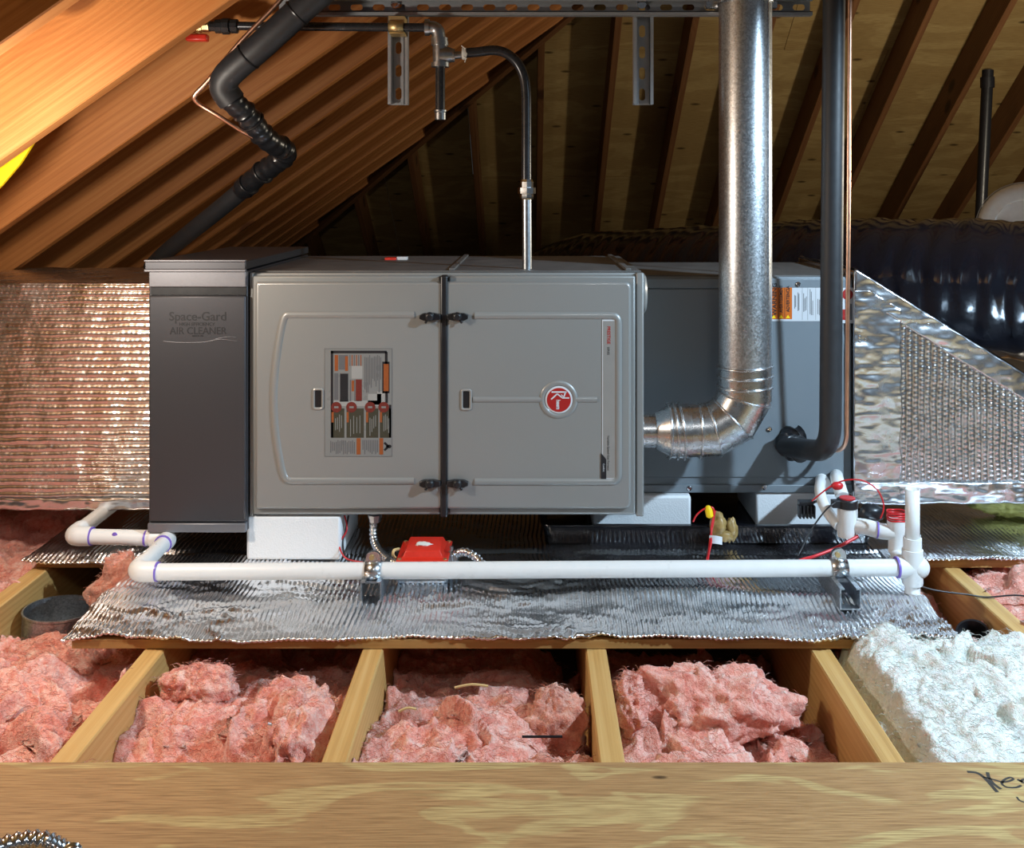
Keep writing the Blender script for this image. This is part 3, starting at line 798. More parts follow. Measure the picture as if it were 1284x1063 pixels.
def text(name, body, size, loc, mt, parent, ang=0.0, extrude=0.0002, sx=1.0, align='CENTER', bold=0.0, plane='XZ'):
    cu = bpy.data.curves.new(name, 'FONT'); cu.body = body; cu.size = size; cu.align_x = align; cu.align_y = 'CENTER'
    cu.extrude = extrude; cu.offset = bold; cu.resolution_u = 3
    to = bpy.data.objects.new(name, cu); COL.objects.link(to)
    bpy.context.view_layer.update()
    me = bpy.data.meshes.new_from_object(to.evaluated_get(bpy.context.evaluated_depsgraph_get()))
    bpy.data.objects.remove(to); bpy.data.curves.remove(cu)
    me.materials.clear(); me.materials.append(mt); me.name = name
    R = Matrix.Rotation(math.pi / 2, 4, 'X') @ Matrix.Rotation(ang, 4, 'Z') @ Matrix.Diagonal((sx, 1, 1, 1))
    me.transform(R)
    o = bpy.data.objects.new(name, me); COL.objects.link(o)
    o.parent = parent; o.location = Vector(loc) - wloc(parent)
    return o

# badge
bx, bz = Fx(700.3), Fz(498)
bg = MB(); yb = YP - 0.002
bg.lathe([(0.0298, 0), (0.0298, 0.0025), (0.0282, 0.0032), (0, 0.0032)], (bx, YP, bz), (0, -1, 0), 40, 0)
bg.lathe([(0.0262, 0.0030), (0.0262, 0.0037), (0, 0.0037)], (bx, YP, bz), (0, -1, 0), 40, 1)
BXZ = lambda u, v: (bx + (u - 585) / 19.33 * 0.00176, bz - (v - 540) / 19.33 * 0.00176)
yb = YP - 0.0040
def bar(p, q, w, m):
    d = Vector((q[0] - p[0], q[1] - p[1])).normalized(); nn = Vector((-d.y, d.x)) * w / 2
    pts = [(p[0] + nn.x, p[1] + nn.y), (p[0] - nn.x, p[1] - nn.y), (q[0] - nn.x, q[1] - nn.y), (q[0] + nn.x, q[1] + nn.y)]
    bg.add([(BXZ(*t)[0], yb, BXZ(*t)[1]) for t in pts], [(0, 1, 2, 3)], m)
for p, q, w in (((410, 350), (770, 350), 34), ((745, 350), (705, 470), 34), ((660, 492), (835, 492), 30), ((400, 525), (545, 395), 32), ((545, 395), (660, 480), 32), ((640, 410), (700, 470), 20)):
    bar(p, q, w, 0)
badge = bg.build('badge', [M['white'], M['print_red']], door_r, smooth=40); badge['label'] = 'round red badge with a white ring'
text('lettering', 'heem', 0.0125, (BXZ(568, 650)[0], yb - 0.0001, BXZ(568, 650)[1]), M['white'], door_r, -math.pi / 2, bold=0.0004, sx=0.75)
# name strip on the right door
st = MB(); ys = YP - 0.0012
st.box(Fx(754), Fx(774), ys, YP, Fz(596), Fz(399), 0)
st.box(Fx(755), Fx(770.5), ys - 0.0003, ys, Fz(595), Fz(400.5), 1)
poly = [(752.5, 596), (752.5, 564), (757, 569), (759, 572), (759, 596)]
st.prism([(Fx(p[0]), ys - 0.0008, Fz(p[1])) for p in poly], (0, 0.0006, 0), 2)
strip = st.build('name_strip', [M['white'], M['silver'], M['print_black']], door_r, smooth=0); strip['label'] = 'vertical silver name strip'
text('lettering', 'PRESTIGE', 0.0095, (Fx(762), ys - 0.0005, Fz(418)), M['print_red'], door_r, -math.pi / 2, sx=0.98, bold=0.0002)
text('lettering', 'SERIES', 0.0070, (Fx(761.5), ys - 0.0005, Fz(437.5)), M['print_black'], door_r, -math.pi / 2, sx=0.9)
text('lettering', 'Variable Speed Gas Furnace', 0.0068, (Fx(761.5), ys - 0.0005, Fz(564)), M['print_black'], door_r, -math.pi / 2, sx=1.0)
text('lettering', 'Comfort', 0.0055, (Fx(755.8), ys - 0.0011, Fz(582)), M['white'], door_r, -math.pi / 2, sx=0.9)
text('lettering', '', 0.005, (0, 0, 0), M['white'], door_r) if False else None

# ------------------------------------------------------------------ air cleaner
YA = 2.17
ax = lambda px: (px - 664) * YA / F
az = lambda py: CAM_H - (py - 244) * YA / F
ac = thing('air_cleaner', 'tall charcoal metal air cleaner cabinet with embossed lettering, left of the grey furnace', 'air cleaner', (ax(247), 2.45, az(668)))
AX0, AX1 = ax(184), FX0 - 0.0025
MB().box(AX0, AX1, YA + 0.012, 2.78, az(668) + 0.001, az(340)).build('housing', M['cleaner'], ac, bevel=0.003)
MB().box(AX0 + 0.004, AX1 - 0.001, YA, YA + 0.03, az(655), az(370.5)).build('door', M['cleaner'], ac, bevel=0.004)
MB().box(AX0 + 0.002, AX1 - 0.001, YA - 0.002, YA + 0.03, az(667.5), az(656)).build('bottom_trim', M['cleaner_trim'], ac, bevel=0.002)
MB().box(AX0 + 0.004, AX1 - 0.001, YA + 0.001, YA + 0.03, az(360), az(340)).build('top_rail', M['cleaner_trim'], ac, bevel=0.002)
MB().box(AX0 + 0.006, AX1 - 0.002, YA + 0.008, YA + 0.03, az(370), az(360.5)).build('shadow_gap', M['black'], ac)
b = MB(); b.box(AX0 - 0.003, AX1 + 0.0, YA - 0.004, 2.78, az(338), az(327.5)); b.build('lid', M['cleaner'], ac, bevel=0.002)
b = MB(); b.box(AX0 - 0.004, AX1, YA - 0.006, YA + 0.004, az(327.8), az(325.6)); b.box(AX0 - 0.004, AX1, YA - 0.006, YA + 0.004, az(340.5), az(337.5)); b.build('lid_lip', M['cleaner_trim'], ac, bevel=0.001)
yt = YA - 0.0004
text('lettering', 'Space-Gard', 0.0268, (ax(248), yt, az(397)), M['print_black'], ac, sx=1.0, bold=0.0003)
text('lettering', 'HIGH EFFICIENCY', 0.0102, (ax(247), yt, az(406.5)), M['print_black'], ac, sx=0.96, bold=0.0001)
text('lettering', 'AIR CLEANER', 0.0222, (ax(248.5), yt, az(415)), M['print_black'], ac, sx=0.92, bold=0.0001)
text('lettering', 'MADE IN USA', 0.0052, (ax(248), yt, az(421.2)), M['print_black'], ac, sx=0.8)
b = MB(); b.tube([(p.x, YA, p.z) for p in spline([(ax(205), 0, az(428)), (ax(225), 0, az(429.5)), (ax(255), 0, az(429)), (ax(275), 0, az(425.5)), (ax(297), 0, az(428))], 8)], [0.0008] * 0 or 0.0013, 6, flat=YA)
b.tube([(p.x, YA, p.z) for p in spline([(ax(270), 0, az(425)), (ax(285), 0, az(422.5)), (ax(296), 0, az(423))], 6)], 0.0011, 6, flat=YA)
b.build('embossed_wave', M['cleaner'], ac, smooth=60)

# ------------------------------------------------------------------ coil cabinet
YC = 2.40
cx_ = lambda px: (px - 664) * YC / F
cz = lambda py: CAM_H - (py - 244) * YC / F
coil = thing('coil_cabinet', 'grey evaporator coil cabinet with a warning label, behind the vertical metal flue', 'coil cabinet', (0.5, 2.6, cz(617)))
CX0, CX1, CZ0, CZ1 = FX1 + 0.002, cx_(1068), cz(617), cz(347)
MB().box(CX0, CX1, YC, 2.88, CZ0, CZ1).build('housing', M['coil'], coil, bevel=0.003)
MB().box(CX0, CX1, YC + 0.01, 2.87, CZ1, CZ1 + 0.003).build('top_panel', M['furn_top'], coil)
MB().box(CX0, CX1 - 0.02, YC - 0.004, YC + 0.01, cz(598), cz(362)).build('access_panel', M['coil'], coil, bevel=0.002)
MB().box(CX0, CX1, YC - 0.006, YC + 0.01, cz(617), cz(607)).build('bottom_rail', M['coil'], coil, bevel=0.002)
MB().box(CX0, CX1, YC - 0.005, YC + 0.01, cz(361), cz(349)).build('top_rail', M['coil'], coil, bevel=0.002)
for px, py in ((964, 537), (958, 610), (864, 611), (1000, 356)):
    MB().lathe([(0.006, 0), (0.006, 0.002), (0.0035, 0.004), (0, 0.004)], (cx_(px), YC - 0.0055, cz(py)), (0, -1, 0), 12).build('screw', M['chrome'], coil)
# warning label
wl = MB(); yl = YC - 0.0046
CXZ = lambda u, v: (cx_(950 + u / 9.877), cz(340 + v / 9.877))
quads(wl, [(165, 135, 1010, 615)], 0, yl, CXZ)
quads(wl, [(170, 150, 420, 590)], 1, yl - 0.0002, CXZ)
quads(wl, [(246, 150, 252, 590), (326, 150, 332, 590)], 2, yl - 0.0003, CXZ)
for u in (545, 612, 710, 770): quads(wl, [(u, 150, u + 3, 600)], 4, yl - 0.0003, CXZ)
for (u, v0, v1) in ((450, 290, 460), (462, 300, 440), (490, 260, 490), (502, 275, 480), (560, 270, 500), (575, 330, 490), (592, 310, 480), (640, 220, 530), (655, 250, 540), (672, 360, 540), (735, 340, 530), (755, 350, 540)):
    quads(wl, [(u, v0, u + 7, v1)], 4, yl - 0.0003, CXZ)
for u in (195, 284, 370):
    p = [CXZ(u - 26, 578), CXZ(u + 26, 578), CXZ(u, 536)]
    wl.add([(q[0], yl - 0.0003, q[1]) for q in p], [(0, 1, 2)], 3)
o = wl.build('warning_label', [M['white'], M['orange'], M['print_black'], M['yellow'], M['print_grey']], coil, smooth=0); o['label'] = 'white and orange warning label'
for (body, u, sx, s) in (('WARNING', 205, 1.12, 0.0145), ('AVERTISSEMENT', 285, 0.80, 0.0112), ('ADVERTENCIA', 370, 0.84, 0.0112)):
    q = CXZ(u, 340 if body != 'WARNING' else 345); text('lettering', body, s, (q[0], yl - 0.0004, q[1]), M['print_black'], coil, math.pi / 2, sx=sx, bold=0.0003)
tl = MB()
quads(tl, [(1030, 200, 1195, 640)], 0, yl, CXZ); disc(tl, 1105, 285, 68, 1, yl - 0.0003, CXZ); quads(tl, [(1040, 470, 1100, 600)], 1, yl - 0.0003, CXZ); quads(tl, [(1110, 400, 1160, 600)], 2, yl - 0.0003, CXZ)
o = tl.build('round_mark_label', [M['white'], M['print_red'], M['coil']], coil, smooth=0); o['label'] = 'small white label with a red disc'

# ------------------------------------------------------------------ foil wrapped ducts
def rib_face(P00, ux, uz, nu, nv, along, rib, amp, seed, ztop=None):
    "wavy quilted foil face: returns grid; ux horizontal length, uz height; ribs run 'x' or 'z'"
    us = np.linspace(0, 1, nu); vs = np.linspace(0, 1, nv)
    U, V = np.meshgrid(us, vs, indexing='ij')
    X = P00[0] + U * ux
    H = uz if ztop is None else ztop(X) - P00[2]
    Z = P00[2] + V * H
    t = (Z if along == 'x' else X); s = (X if along == 'x' else Z)
    w = 0.0022 * fbm(s * 16, t * 30, seed, 2)
    ph = (t + w) / rib
    r = np.abs(np.sin(ph * math.pi))
    cell = np.sin((s + 0.003 * vnoise(s * 30, t * 60, seed) + (np.floor(ph) % 2) * 0.006) / 0.012 * 2 * math.pi)
    d = amp * (0.75 * r + (0.04 if along == 'x' else 0.20) * cell * r) + 0.0020 * fbm(s * 24, t * 24, seed + 4, 3) + 0.006 * fbm(s * 3, t * 3, seed + 6, 2)
    Y = P00[1] - d
    return np.stack([X, Y, Z], -1)

YD0 = 2.35
dx0, dx1 = -1.43, AX0 - 0.002
dz0 = CAM_H - (636 - 244) * YD0 / F; dz1 = CAM_H - (355 - 244) * YD0 / F
dct = thing('foil_duct', 'large rectangular foil-wrapped duct with horizontal ribs, left of the charcoal air cleaner', 'duct', (-1.4, 2.6, dz0))
MB().box(dx0, dx1, YD0 + 0.006, 2.85, dz0 + 0.002, dz1 - 0.002).build('duct_core', M['foil_duct'], dct, bevel=0.006)
fb = MB().grid(rib_face((dx0, YD0, dz0), dx1 - dx0, dz1 - dz0, 330, 300, 'x', 0.0158, 0.0042, 5.0))
o = fb.build('foil_face', M['foil_duct'], dct, smooth=0)
for p in o.data.polygons: p.use_smooth = True
b = MB(); xs = np.linspace(dx0, dx1, 150); ys = np.linspace(YD0 - 0.004, 2.85, 60)
X, Y = np.meshgrid(xs, ys, indexing='ij'); b.grid(np.stack([X, Y, dz1 + 0.003 * fbm(X * 14, Y * 14, 2, 3)], -1))
o = b.build('foil_top', M['foil_duct'], dct, smooth=0)
for p in o.data.polygons: p.use_smooth = True
b = MB(); xs = np.linspace(dx0, dx1, 200); zs = np.linspace(0, 1, 6)
X, V = np.meshgrid(xs, zs, indexing='ij'); b.grid(np.stack([X, YD0 - 0.009 - 0.003 * fbm(X * 30, V * 3, 3, 3), dz0 - 0.004 + V * 0.026 + 0.003 * fbm(X * 20, V * 0, 9, 2)], -1))
o = b.build('foil_tape', M['foil_tape'], dct, smooth=0, solid=0.001)
for p in o.data.polygons: p.use_smooth = True

# transition on the right
YT = 2.385
tx0, tx1 = CX1 + 0.002, 1.55
tz0 = CAM_H - (627 - 244) * YT / F
ztop0 = CAM_H - (337 - 244) * YT / F
ztop = lambda X: ztop0 - 0.620 * (X - tx0)
tr = thing('foil_transition', 'sloping foil-wrapped duct transition with vertical ribs and taped edges at the right', 'duct', (1.1, 2.6, tz0))
poly = [(tx0, YT + 0.006, tz0), (tx1, YT + 0.006, tz0), (tx1, YT + 0.006, ztop(tx1) - 0.003), (tx0, YT + 0.006, ztop0 - 0.003)]
MB().prism(poly, (0, 0.5, 0)).build('duct_core', M['foil_duct'], tr, bevel=0.006)
fb = MB().grid(rib_face((tx0, YT, tz0), tx1 - tx0, 0, 430, 150, 'z', 0.0150, 0.0042, 11.0, ztop))
o = fb.build('foil_face', M['foil_duct'], tr, smooth=0)
for p in o.data.polygons: p.use_smooth = True
def tape(nm, f, nu, nv, seed, wr=0.004):
    us = np.linspace(0, 1, nu); vs = np.linspace(0, 1, nv); U, V = np.meshgrid(us, vs, indexing='ij')
    A = f(U, V); A = A.copy()
    A[..., 1] -= 0.008 + wr * fbm(A[..., 0] * 14, A[..., 2] * 30, seed, 3) + 0.4 * wr * ridge(A[..., 0] * 16, A[..., 2] * 44, seed, 2)
    o = MB().grid(A).build(nm, M['foil_tape'], tr, smooth=0, solid=0.001)
    for p in o.data.polygons: p.use_smooth = True
def f1(U, V):
    X = tx0 + U * (tx1 - tx0); T = ztop(X)
    Z = T - (1 - V) * (0.062 + 0.004 * fbm(X * 20, 0 * X, 1, 2)); Y = YT + 0 * X
    return np.stack([X, Y, Z], -1)
tape('foil_tape', f1, 220, 14, 3.0)
def f2(U, V):
    Z = tz0 + U * (ztop0 - 0.05 - tz0); X = tx0 - 0.004 + V * (0.112 + 0.006 * fbm(Z * 18, 0 * Z, 1, 2))
    return np.stack([X, YT + 0 * X, np.minimum(Z, ztop(X) - 0.03)], -1)
tape('foil_tape', f2, 160, 40, 6.0, 0.003)
def f3(U, V):
    X = tx0 + U * (tx1 - tx0); Z = tz0 - 0.006 + V * 0.05 + 0.004 * fbm(X * 12, 0 * X, 5, 2)
    return np.stack([X, YT - 0.003 + 0 * X, Z], -1)
tape('foil_tape', f3, 220, 14, 9.0, 0.007)
def topf(U, V):
    X = tx0 + U * (tx1 - tx0); Y = YT - 0.008 + V * 0.5
    return np.stack([X, Y, ztop(X) + 0.002 + 0.003 * fbm(X * 20, Y * 20, 3, 3) - 0 * V], -1)
us = np.linspace(0, 1, 150); U, V = np.meshgrid(us, np.linspace(0, 1, 60), indexing='ij')
o = MB().grid(topf(U, V)).build('foil_top', M['foil_tape'], tr, smooth=0)
for p in o.data.polygons: p.use_smooth = True

# ------------------------------------------------------------------ flue
YV = 2.247
vx = lambda px: (px - 664) * YV / F
vz = lambda py: CAM_H - (py - 244) * YV / F
flue = thing('flue_pipe', 'tall galvanized metal flue pipe with a segmented elbow, coming out of the furnace side', 'flue pipe', (vx(934), YV, vz(540)))
R = 0.0588; VX, VZ = vx(934.5), vz(540)
b = MB(); b.lathe([(R, 0), (R, 1.86 - vz(472))], (VX, YV, vz(472)), (0, 0, 1), 48, caps=False)
b.tube([(VX + R * 0.72, YV - R * 0.695, vz(470)), (VX + R * 0.72, YV - R * 0.695, 1.85)], 0.0016, 6)
b.build('pipe', M['galv'], flue, smooth=50)
# collar with three rolled beads
b = MB(); b.lathe([(R + 0.0015, 0), (R + 0.0015, vz(458) - vz(500))], (VX, YV, vz(500)), (0, 0, 1), 48, caps=False)
for py, tilt in ((459, 0.05), (471, 0.03), (484, 0.02)):
    c = Vector((VX, YV, vz(py)))
    pts = [c + Vector((math.cos(a) * (R + 0.002), math.sin(a) * (R + 0.002), math.cos(a) * tilt * R)) for a in np.linspace(0, 2 * math.pi, 49)]
    b.tube(pts, 0.0032, 8, caps=False)
b.build('collar', M['galv_elbow'], flue, smooth=50)
# segmented elbow
RB = 0.098
cxx, czz = VX - RB, VZ + RB
gores = []
angs = [0, 15, 45, 75, 90]
pts = [(VX, YV, vz(500))]
for a in (22.5, 67.5): pass
arc = lambda deg, rr: Vector((cxx + rr * math.cos(math.radians(deg)), YV, czz - rr * math.sin(math.radians(deg))))
# mitre planes at 15, 45, 75 degrees: rings lie in planes through the bend centre
def ring(deg, rad, n=48, stretch=True):
    out = []
    for k in range(n):
        t = 2 * math.pi * k / n
        rr = RB / math.cos(math.radians(15)) * 1.0 if False else RB
        u = math.cos(t) * rad / (math.cos(math.radians(15)) if stretch else 1)
        out.append(arc(deg, rr + u) + Vector((0, math.sin(t) * rad, 0)))
    return out
rings = [[Vector((VX + math.cos(2 * math.pi * k / 48) * R, YV + math.sin(2 * math.pi * k / 48) * R, vz(500))) for k in range(48)]]
rings += [ring(d, R) for d in (15, 45, 75)]
hx = vx(858)
rings.append([Vector((hx, YV + math.sin(2 * math.pi * k / 48) * R, VZ - math.cos(2 * math.pi * k / 48) * R)) for k in range(48)])
for i in range(4):
    b = MB(); n = 48
    b.add(rings[i] + rings[i + 1], [(k, (k + 1) % n, n + (k + 1) % n, n + k) for k in range(n)])
    if i < 3:
        rg = rings[i + 1] + [rings[i + 1][0]]
        b.tube(rg, 0.0026, 8, caps=False)
    b.build('elbow_gore', M['galv_elbow'], flue, smooth=40)
b = MB()
b.lathe([(0.0372, 0), (0.0372, vx(821) - FX1 + 0.02), (0.041, vx(821) - FX1 + 0.021), (0.0425, vx(823) - FX1 + 0.02), (0.055, vx(836) - FX1 + 0.02), (0.0600, vx(840) - FX1 + 0.02), (0.0600, vx(864) - FX1 + 0.02)], (FX1 - 0.02, YV, VZ), (1, 0, 0), 44, caps=False)
b.build('increaser', M['galv_elbow'], flue, smooth=30)
b = MB()
for px, rad, tl in ((838, 0.0605, 0.0), (846, 0.0625, 0.06), (854, 0.0625, 0.09), (876, 0.0600, 0.02)):
    pts = [Vector((vx(px) + math.cos(a) * tl * rad * -1, YV + math.sin(a) * rad, VZ + math.cos(a) * rad)) for a in np.linspace(0, 2 * math.pi, 49)]
    b.tube(pts, 0.0028, 8, caps=False)
b.build('clamp_band', M['galv_elbow'], flue, smooth=50)
b = MB(); zs_ = 1.2455
b.lathe([(R + 0.003, -0.007), (R + 0.003, 0.007)], (VX, YV, zs_), (0, 0, 1), 44, caps=False)
b.box(VX - R - 0.022, VX - R + 0.004, YV + 0.035, YV + 0.058, zs_ - 0.007, zs_ + 0.007); b.box(VX + R - 0.004, VX + R + 0.022, YV + 0.035, YV + 0.058, zs_ - 0.007, zs_ + 0.007)
b.build('strap', M['galv_elbow'], flue, solid=0.0015, smooth=40)

# ------------------------------------------------------------------ strut channels overhead
YS = 2.312
sx_ = lambda px: (px - 664) * YS / F
sz_ = lambda py: CAM_H - (py - 244) * YS / F
def slot_plate(b, o, eu, ev, L, W, pitch, sl, sw, m=0):
    "slotted web: origin o (corner), unit eu along the length, ev across"
    o, eu, ev = Vector(o), Vector(eu), Vector(ev)
    n = max(1, int(round(L / pitch))); p = L / n
    for i in range(n):
        u0 = i * p; cxu = u0 + p / 2; cyv = W / 2
        inner = []; outer = []
        K = 16
        for k in range(K):
            a = 2 * math.pi * (k + 0.5) / K
            ca, sa = math.cos(a), math.sin(a)
            r_ = sw / 2; off = (sl - sw) / 2 * (1 if ca > 0 else -1)
            inner.append((cxu + off + r_ * ca, cyv + r_ * sa))
            s_ = 1 / max(abs(ca) / (p / 2), abs(sa) / (W / 2)); outer.append((cxu + ca * s_, cyv + sa * s_))
        vs = [o + eu * x + ev * y for x, y in outer + inner]
        b.add(vs, [(k, (k + 1) % K, K + (k + 1) % K, K + k) for k in range(K)], m)
        for (c_, a_) in (((u0, 0), None), ((u0 + p, 0), None), ((u0, W), None), ((u0 + p, W), None)):
            # corner triangles
            x, y = c_
            near = sorted(range(K), key=lambda k: (outer[k][0] - x) ** 2 + (outer[k][1] - y) ** 2)[:2]
            b.add([o + eu * x + ev * y] + [o + eu * outer[k][0] + ev * outer[k][1] for k in near], [(0, 1, 2)], m)
def strut(name, o, eu, ev, en, L, W, D, label, parent_loc, caps=None, slots=True):
    "channel: web at the back, flanges and lips towards -en (the viewer side)"
    o, eu, ev, en = Vector(o), Vector(eu), Vector(ev), Vector(en)
    t = thing(name, label, 'strut channel', parent_loc)
    b = MB()
    slot_plate(b, o + en * D, eu, ev, L, W, 0.0508, 0.0286, 0.0145)
    b.build('slotted_web', M['strut'], t, smooth=0, solid=0.002)
    for s, v in ((0, Vector((0, 0, 0))), (1, ev * W)):
        b = MB(); q = o + v; iv = ev if s == 0 else -ev
        b.add([q, q + eu * L, q + eu * L + en * D, q + en * D], [(0, 1, 2, 3)])
        b.add([q, q + eu * L, q + eu * L + iv * 0.0075, q + iv * 0.0075], [(0, 1, 2, 3)])
        b.add([q + iv * 0.0075, q + eu * L + iv * 0.0075, q + eu * L + iv * 0.0075 + en * 0.006, q + iv * 0.0075 + en * 0.006], [(0, 1, 2, 3)])
        b.build('flange', M['strut'], t, smooth=0, solid=0.002)
    return t
sx0, sx1 = sx_(347), sx_(1019)
hs = strut('strut_channel', (sx0, YS, sz_(18)), (1, 0, 0), (0, 0, 1), (0, 1, 0), sx1 - sx0, 0.041, 0.022,
           'long horizontal slotted strut channel across the top, behind the flue', (0, YS, sz_(18)))
for px, nm, lab in ((496.5, 'strut_channel', 'short vertical slotted strut hanging over the gas pipe, left of the pipe tee'), (808, 'strut_channel', 'short vertical slotted strut hanging just left of the flue')):
    x = sx_(px); z0 = sz_(129.5)
    t = strut(nm, (x - 0.0225, YS + 0.026, z0), (0, 0, 1), (1, 0, 0), (0, 1, 0), 1.62 - z0 if px > 600 else 1.40 - z0, 0.045, 0.022, lab, (x, YS + 0.026, z0))
    b = MB(); zc = sz_(3)
    b.lathe([(0.0075, 0), (0.0075, 0.006), (0.0, 0.006)], (x - 0.004, YS + 0.018, zc), (0, -1, 0), 6)
    b.lathe([(0.011, 0), (0.011, 0.002), (0.004, 0.002)], (x - 0.004, YS + 0.020, zc), (0, -1, 0), 18)
    b.build('bolt', M['chrome'], t, smooth=30)

# ------------------------------------------------------------------ gas pipe
YG = 2.284
G = lambda px, py, dy=0.0: Vector(((px - 664) * YG / F, YG + dy, CAM_H - (py - 244) * YG / F))
gp = thing('gas_pipe', 'black iron gas pipe with tee and drip leg, bending down into the furnace top', 'gas pipe', G(660, 338))
r0 = 0.0125
MB().tube([G(296, 32.5), G(536, 34.5)], 0.0100, 16).build('pipe', M['steel_black'], gp, smooth=60)
b = MB(); el = fillet([G(533, 34.5), G(548.5, 35), G(551, 52)], 0.022, 8); b.tube(el, 0.0155, 16)
b.lathe([(0.019, 0), (0.019, 0.010)], G(533, 34.5), (1, 0, 0.0), 20); b.lathe([(0.019, 0), (0.019, 0.010)], G(551, 53), (0, 0, 1), 20)
b.build('elbow', M['zinc'], gp, smooth=50)
b = MB(); b.tube([G(551.5, 52), G(552, 84)], 0.0165, 18); b.lathe([(0.0205, 0), (0.0205, 0.010)], G(552, 84), (0, 0, 1), 20); b.lathe([(0.0195, 0), (0.0195, 0.009)], G(551.5, 57), (0, 0, 1), 20)
b.tube([G(552, 69), G(562, 69), G(569, 69.5)], [0.021, 0.019, 0.0145], 18); b.lathe([(0.0155, 0), (0.0155, 0.009)], G(565, 69.5), (1, 0, 0), 20)
b.build('tee', M['zinc'], gp, smooth=40)
MB().tube([G(569, 69.5), G(583, 68.5)], 0.0085, 14).build('nipple', M['zinc'], gp)
b = MB(); b.tube([G(552, 84), G(552, 142)], 0.0110, 16); b.build('drip_leg', M['steel_black'], gp, smooth=60)
b = MB(); b.lathe([(0.0128, 0), (0.0128, 0.016), (0.0145, 0.018), (0.0145, 0.022)], G(552, 150), (0, 0, 1), 20); b.build('cap', M['zinc'], gp)
bend = spline([G(580, 66.5), G(596, 65.5), G(618, 63), G(634, 66.5), G(648, 78), G(656.5, 95), G(659.5, 115), G(660, 140), G(660, 180), G(660, 228)], 8)
MB().tube(bend, 0.0113, 18).build('bent_pipe', M['steel_black'], gp, smooth=60)
b = MB()
for px, py in ((582, 62), (584, 68), (583, 74)): b.tube([G(px - 3, py - 4, -0.010), G(px + 2, py, -0.013), G(px, py + 5, -0.011)], 0.0012, 5)
b.lathe([(0.0138, -0.002), (0.0150, 0.002), (0.0132, 0.008)], G(580.5, 67), (1, 0, 0), 16)
b.build('thread_sealant', M['plastic_clear'], gp)
b = MB(); b.lathe([(0.0145, 0), (0.0155, 0.004), (0.0155, 0.012), (0.0205, 0.013), (0.0205, 0.027), (0.0150, 0.028), (0.0150, 0.040), (0.0125, 0.046)], G(660.5, 250), (0, 0, 1), 8)
b.build('union', M['chrome'], gp, smooth=20)
MB().tube([G(660.5, 250), G(661, 341)], 0.0108, 16).build('lower_pipe', M['zinc'], gp, smooth=60)
MB().tube([G(430, 330), G(300, 33)], 0.001) if False else None
vl = thing('gas_valve', 'brass gas shutoff valve with a red handle, under the first rafter', 'valve', G(250, 33))
b = MB(); b.lathe([(0.011, -0.03), (0.011, 0), (0.0125, 0), (0.0125, 0.016), (0.0155, 0.017), (0.0155, 0.042), (0.0130, 0.043), (0.0135, 0.058)], G(231, 33), (1, 0, 0), 8); b.tube([G(248, 33), G(248, 46)], 0.0055, 10)
b.build('body', M['brass'], vl, smooth=25)
b = MB(); b.box(G(234, 0).x, G(261, 0).x, YG - 0.012, YG + 0.012, G(0, 52).z, G(0, 43).z); b.build('handle', M['red'], vl, bevel=0.004)
b = MB(); b.lathe([(0.0118, 0), (0.0118, 0.012), (0.0165, 0.014), (0.0165, 0.028), (0.0190, 0.030), (0.0190, 0.046), (0.0140, 0.048), (0.0165, 0.050), (0.0165, 0.064), (0.011, 0.066)], G(263, 33), (1, 0, 0), 10)
b.build('union', M['steel_black'], vl, smooth=20)
b = MB()
for dz in (0,):
    pts = [G(497, 33.5) + Vector((0, math.cos(a) * 0.0120, math.sin(a) * 0.0120)) for a in np.linspace(math.pi * 0.5, math.pi * 1.5, 14)]
    vs = []
    for p in pts: vs += [p + Vector((-0.017, 0, 0)), p + Vector((0.017, 0, 0))]
    b.add(vs, [(2 * i, 2 * i + 1, 2 * i + 3, 2 * i + 2) for i in range(len(pts) - 1)])
    b.box(G(487, 0).x, G(507, 0).x, YG, YS + 0.024, G(0, 28).z, G(0, 20).z); b.box(G(488, 0).x, G(506, 0).x, YG, YS + 0.024, G(0, 42).z, G(0, 39).z)
o = b.build('pipe_clamp', M['brass'], smooth=40, solid=0.002, loc=G(497, 33)); tag(o, 'yellowish plated clamp holding the gas pipe to the short left strut', 'clamp')

# ------------------------------------------------------------------ refrigerant lines
ls = thing('insulated_line', 'black foam-insulated refrigerant line zigzagging down in front of the left rafters', 'pipe', P(285, 90, 2.16))
pa = [P(640, -240, 2.12), P(550, -150, 2.12), P(470, -70, 2.13), P(425, -30, 2.135), P(385, 5, 2.14), P(330, 55, 2.15), P(298, 82, 2.16), P(283, 98, 2.17), P(281, 112, 2.18), P(291, 127, 2.19)]
pp = spline(pa, 8); MB().tube(pp, [0.0305] * len(pp), 22).build('insulation', M['rubber'], ls, smooth=60)
pb = [P(287, 119, 2.187), P(294, 130, 2.195), P(306, 140, 2.215), P(318, 155, 2.24), P(330, 170, 2.27), P(344, 181, 2.31), P(355, 186, 2.34), P(358, 193, 2.36), P(349, 202, 2.385), P(335, 212, 2.41), P(318, 225, 2.44), P(302, 240, 2.47)]
pp = spline(pb, 6); rr = [0.0255 + 0.0035 * math.sin(i * 1.7) * (0.6 + 0.4 * math.sin(i * 0.6)) for i in range(len(pp))]
MB().tube(pp, rr, 18).build('taped_section', M['tape'], ls, smooth=60)
pc = [P(305, 237, 2.465), P(280, 258, 2.51), P(240, 290, 2.62), P(206, 318, 2.78), P(190, 334, 2.90)]
pp = spline(pc, 8); MB().tube(pp, 0.0225, 18).build('insulation', M['rubber'], ls, smooth=60)
b = MB()
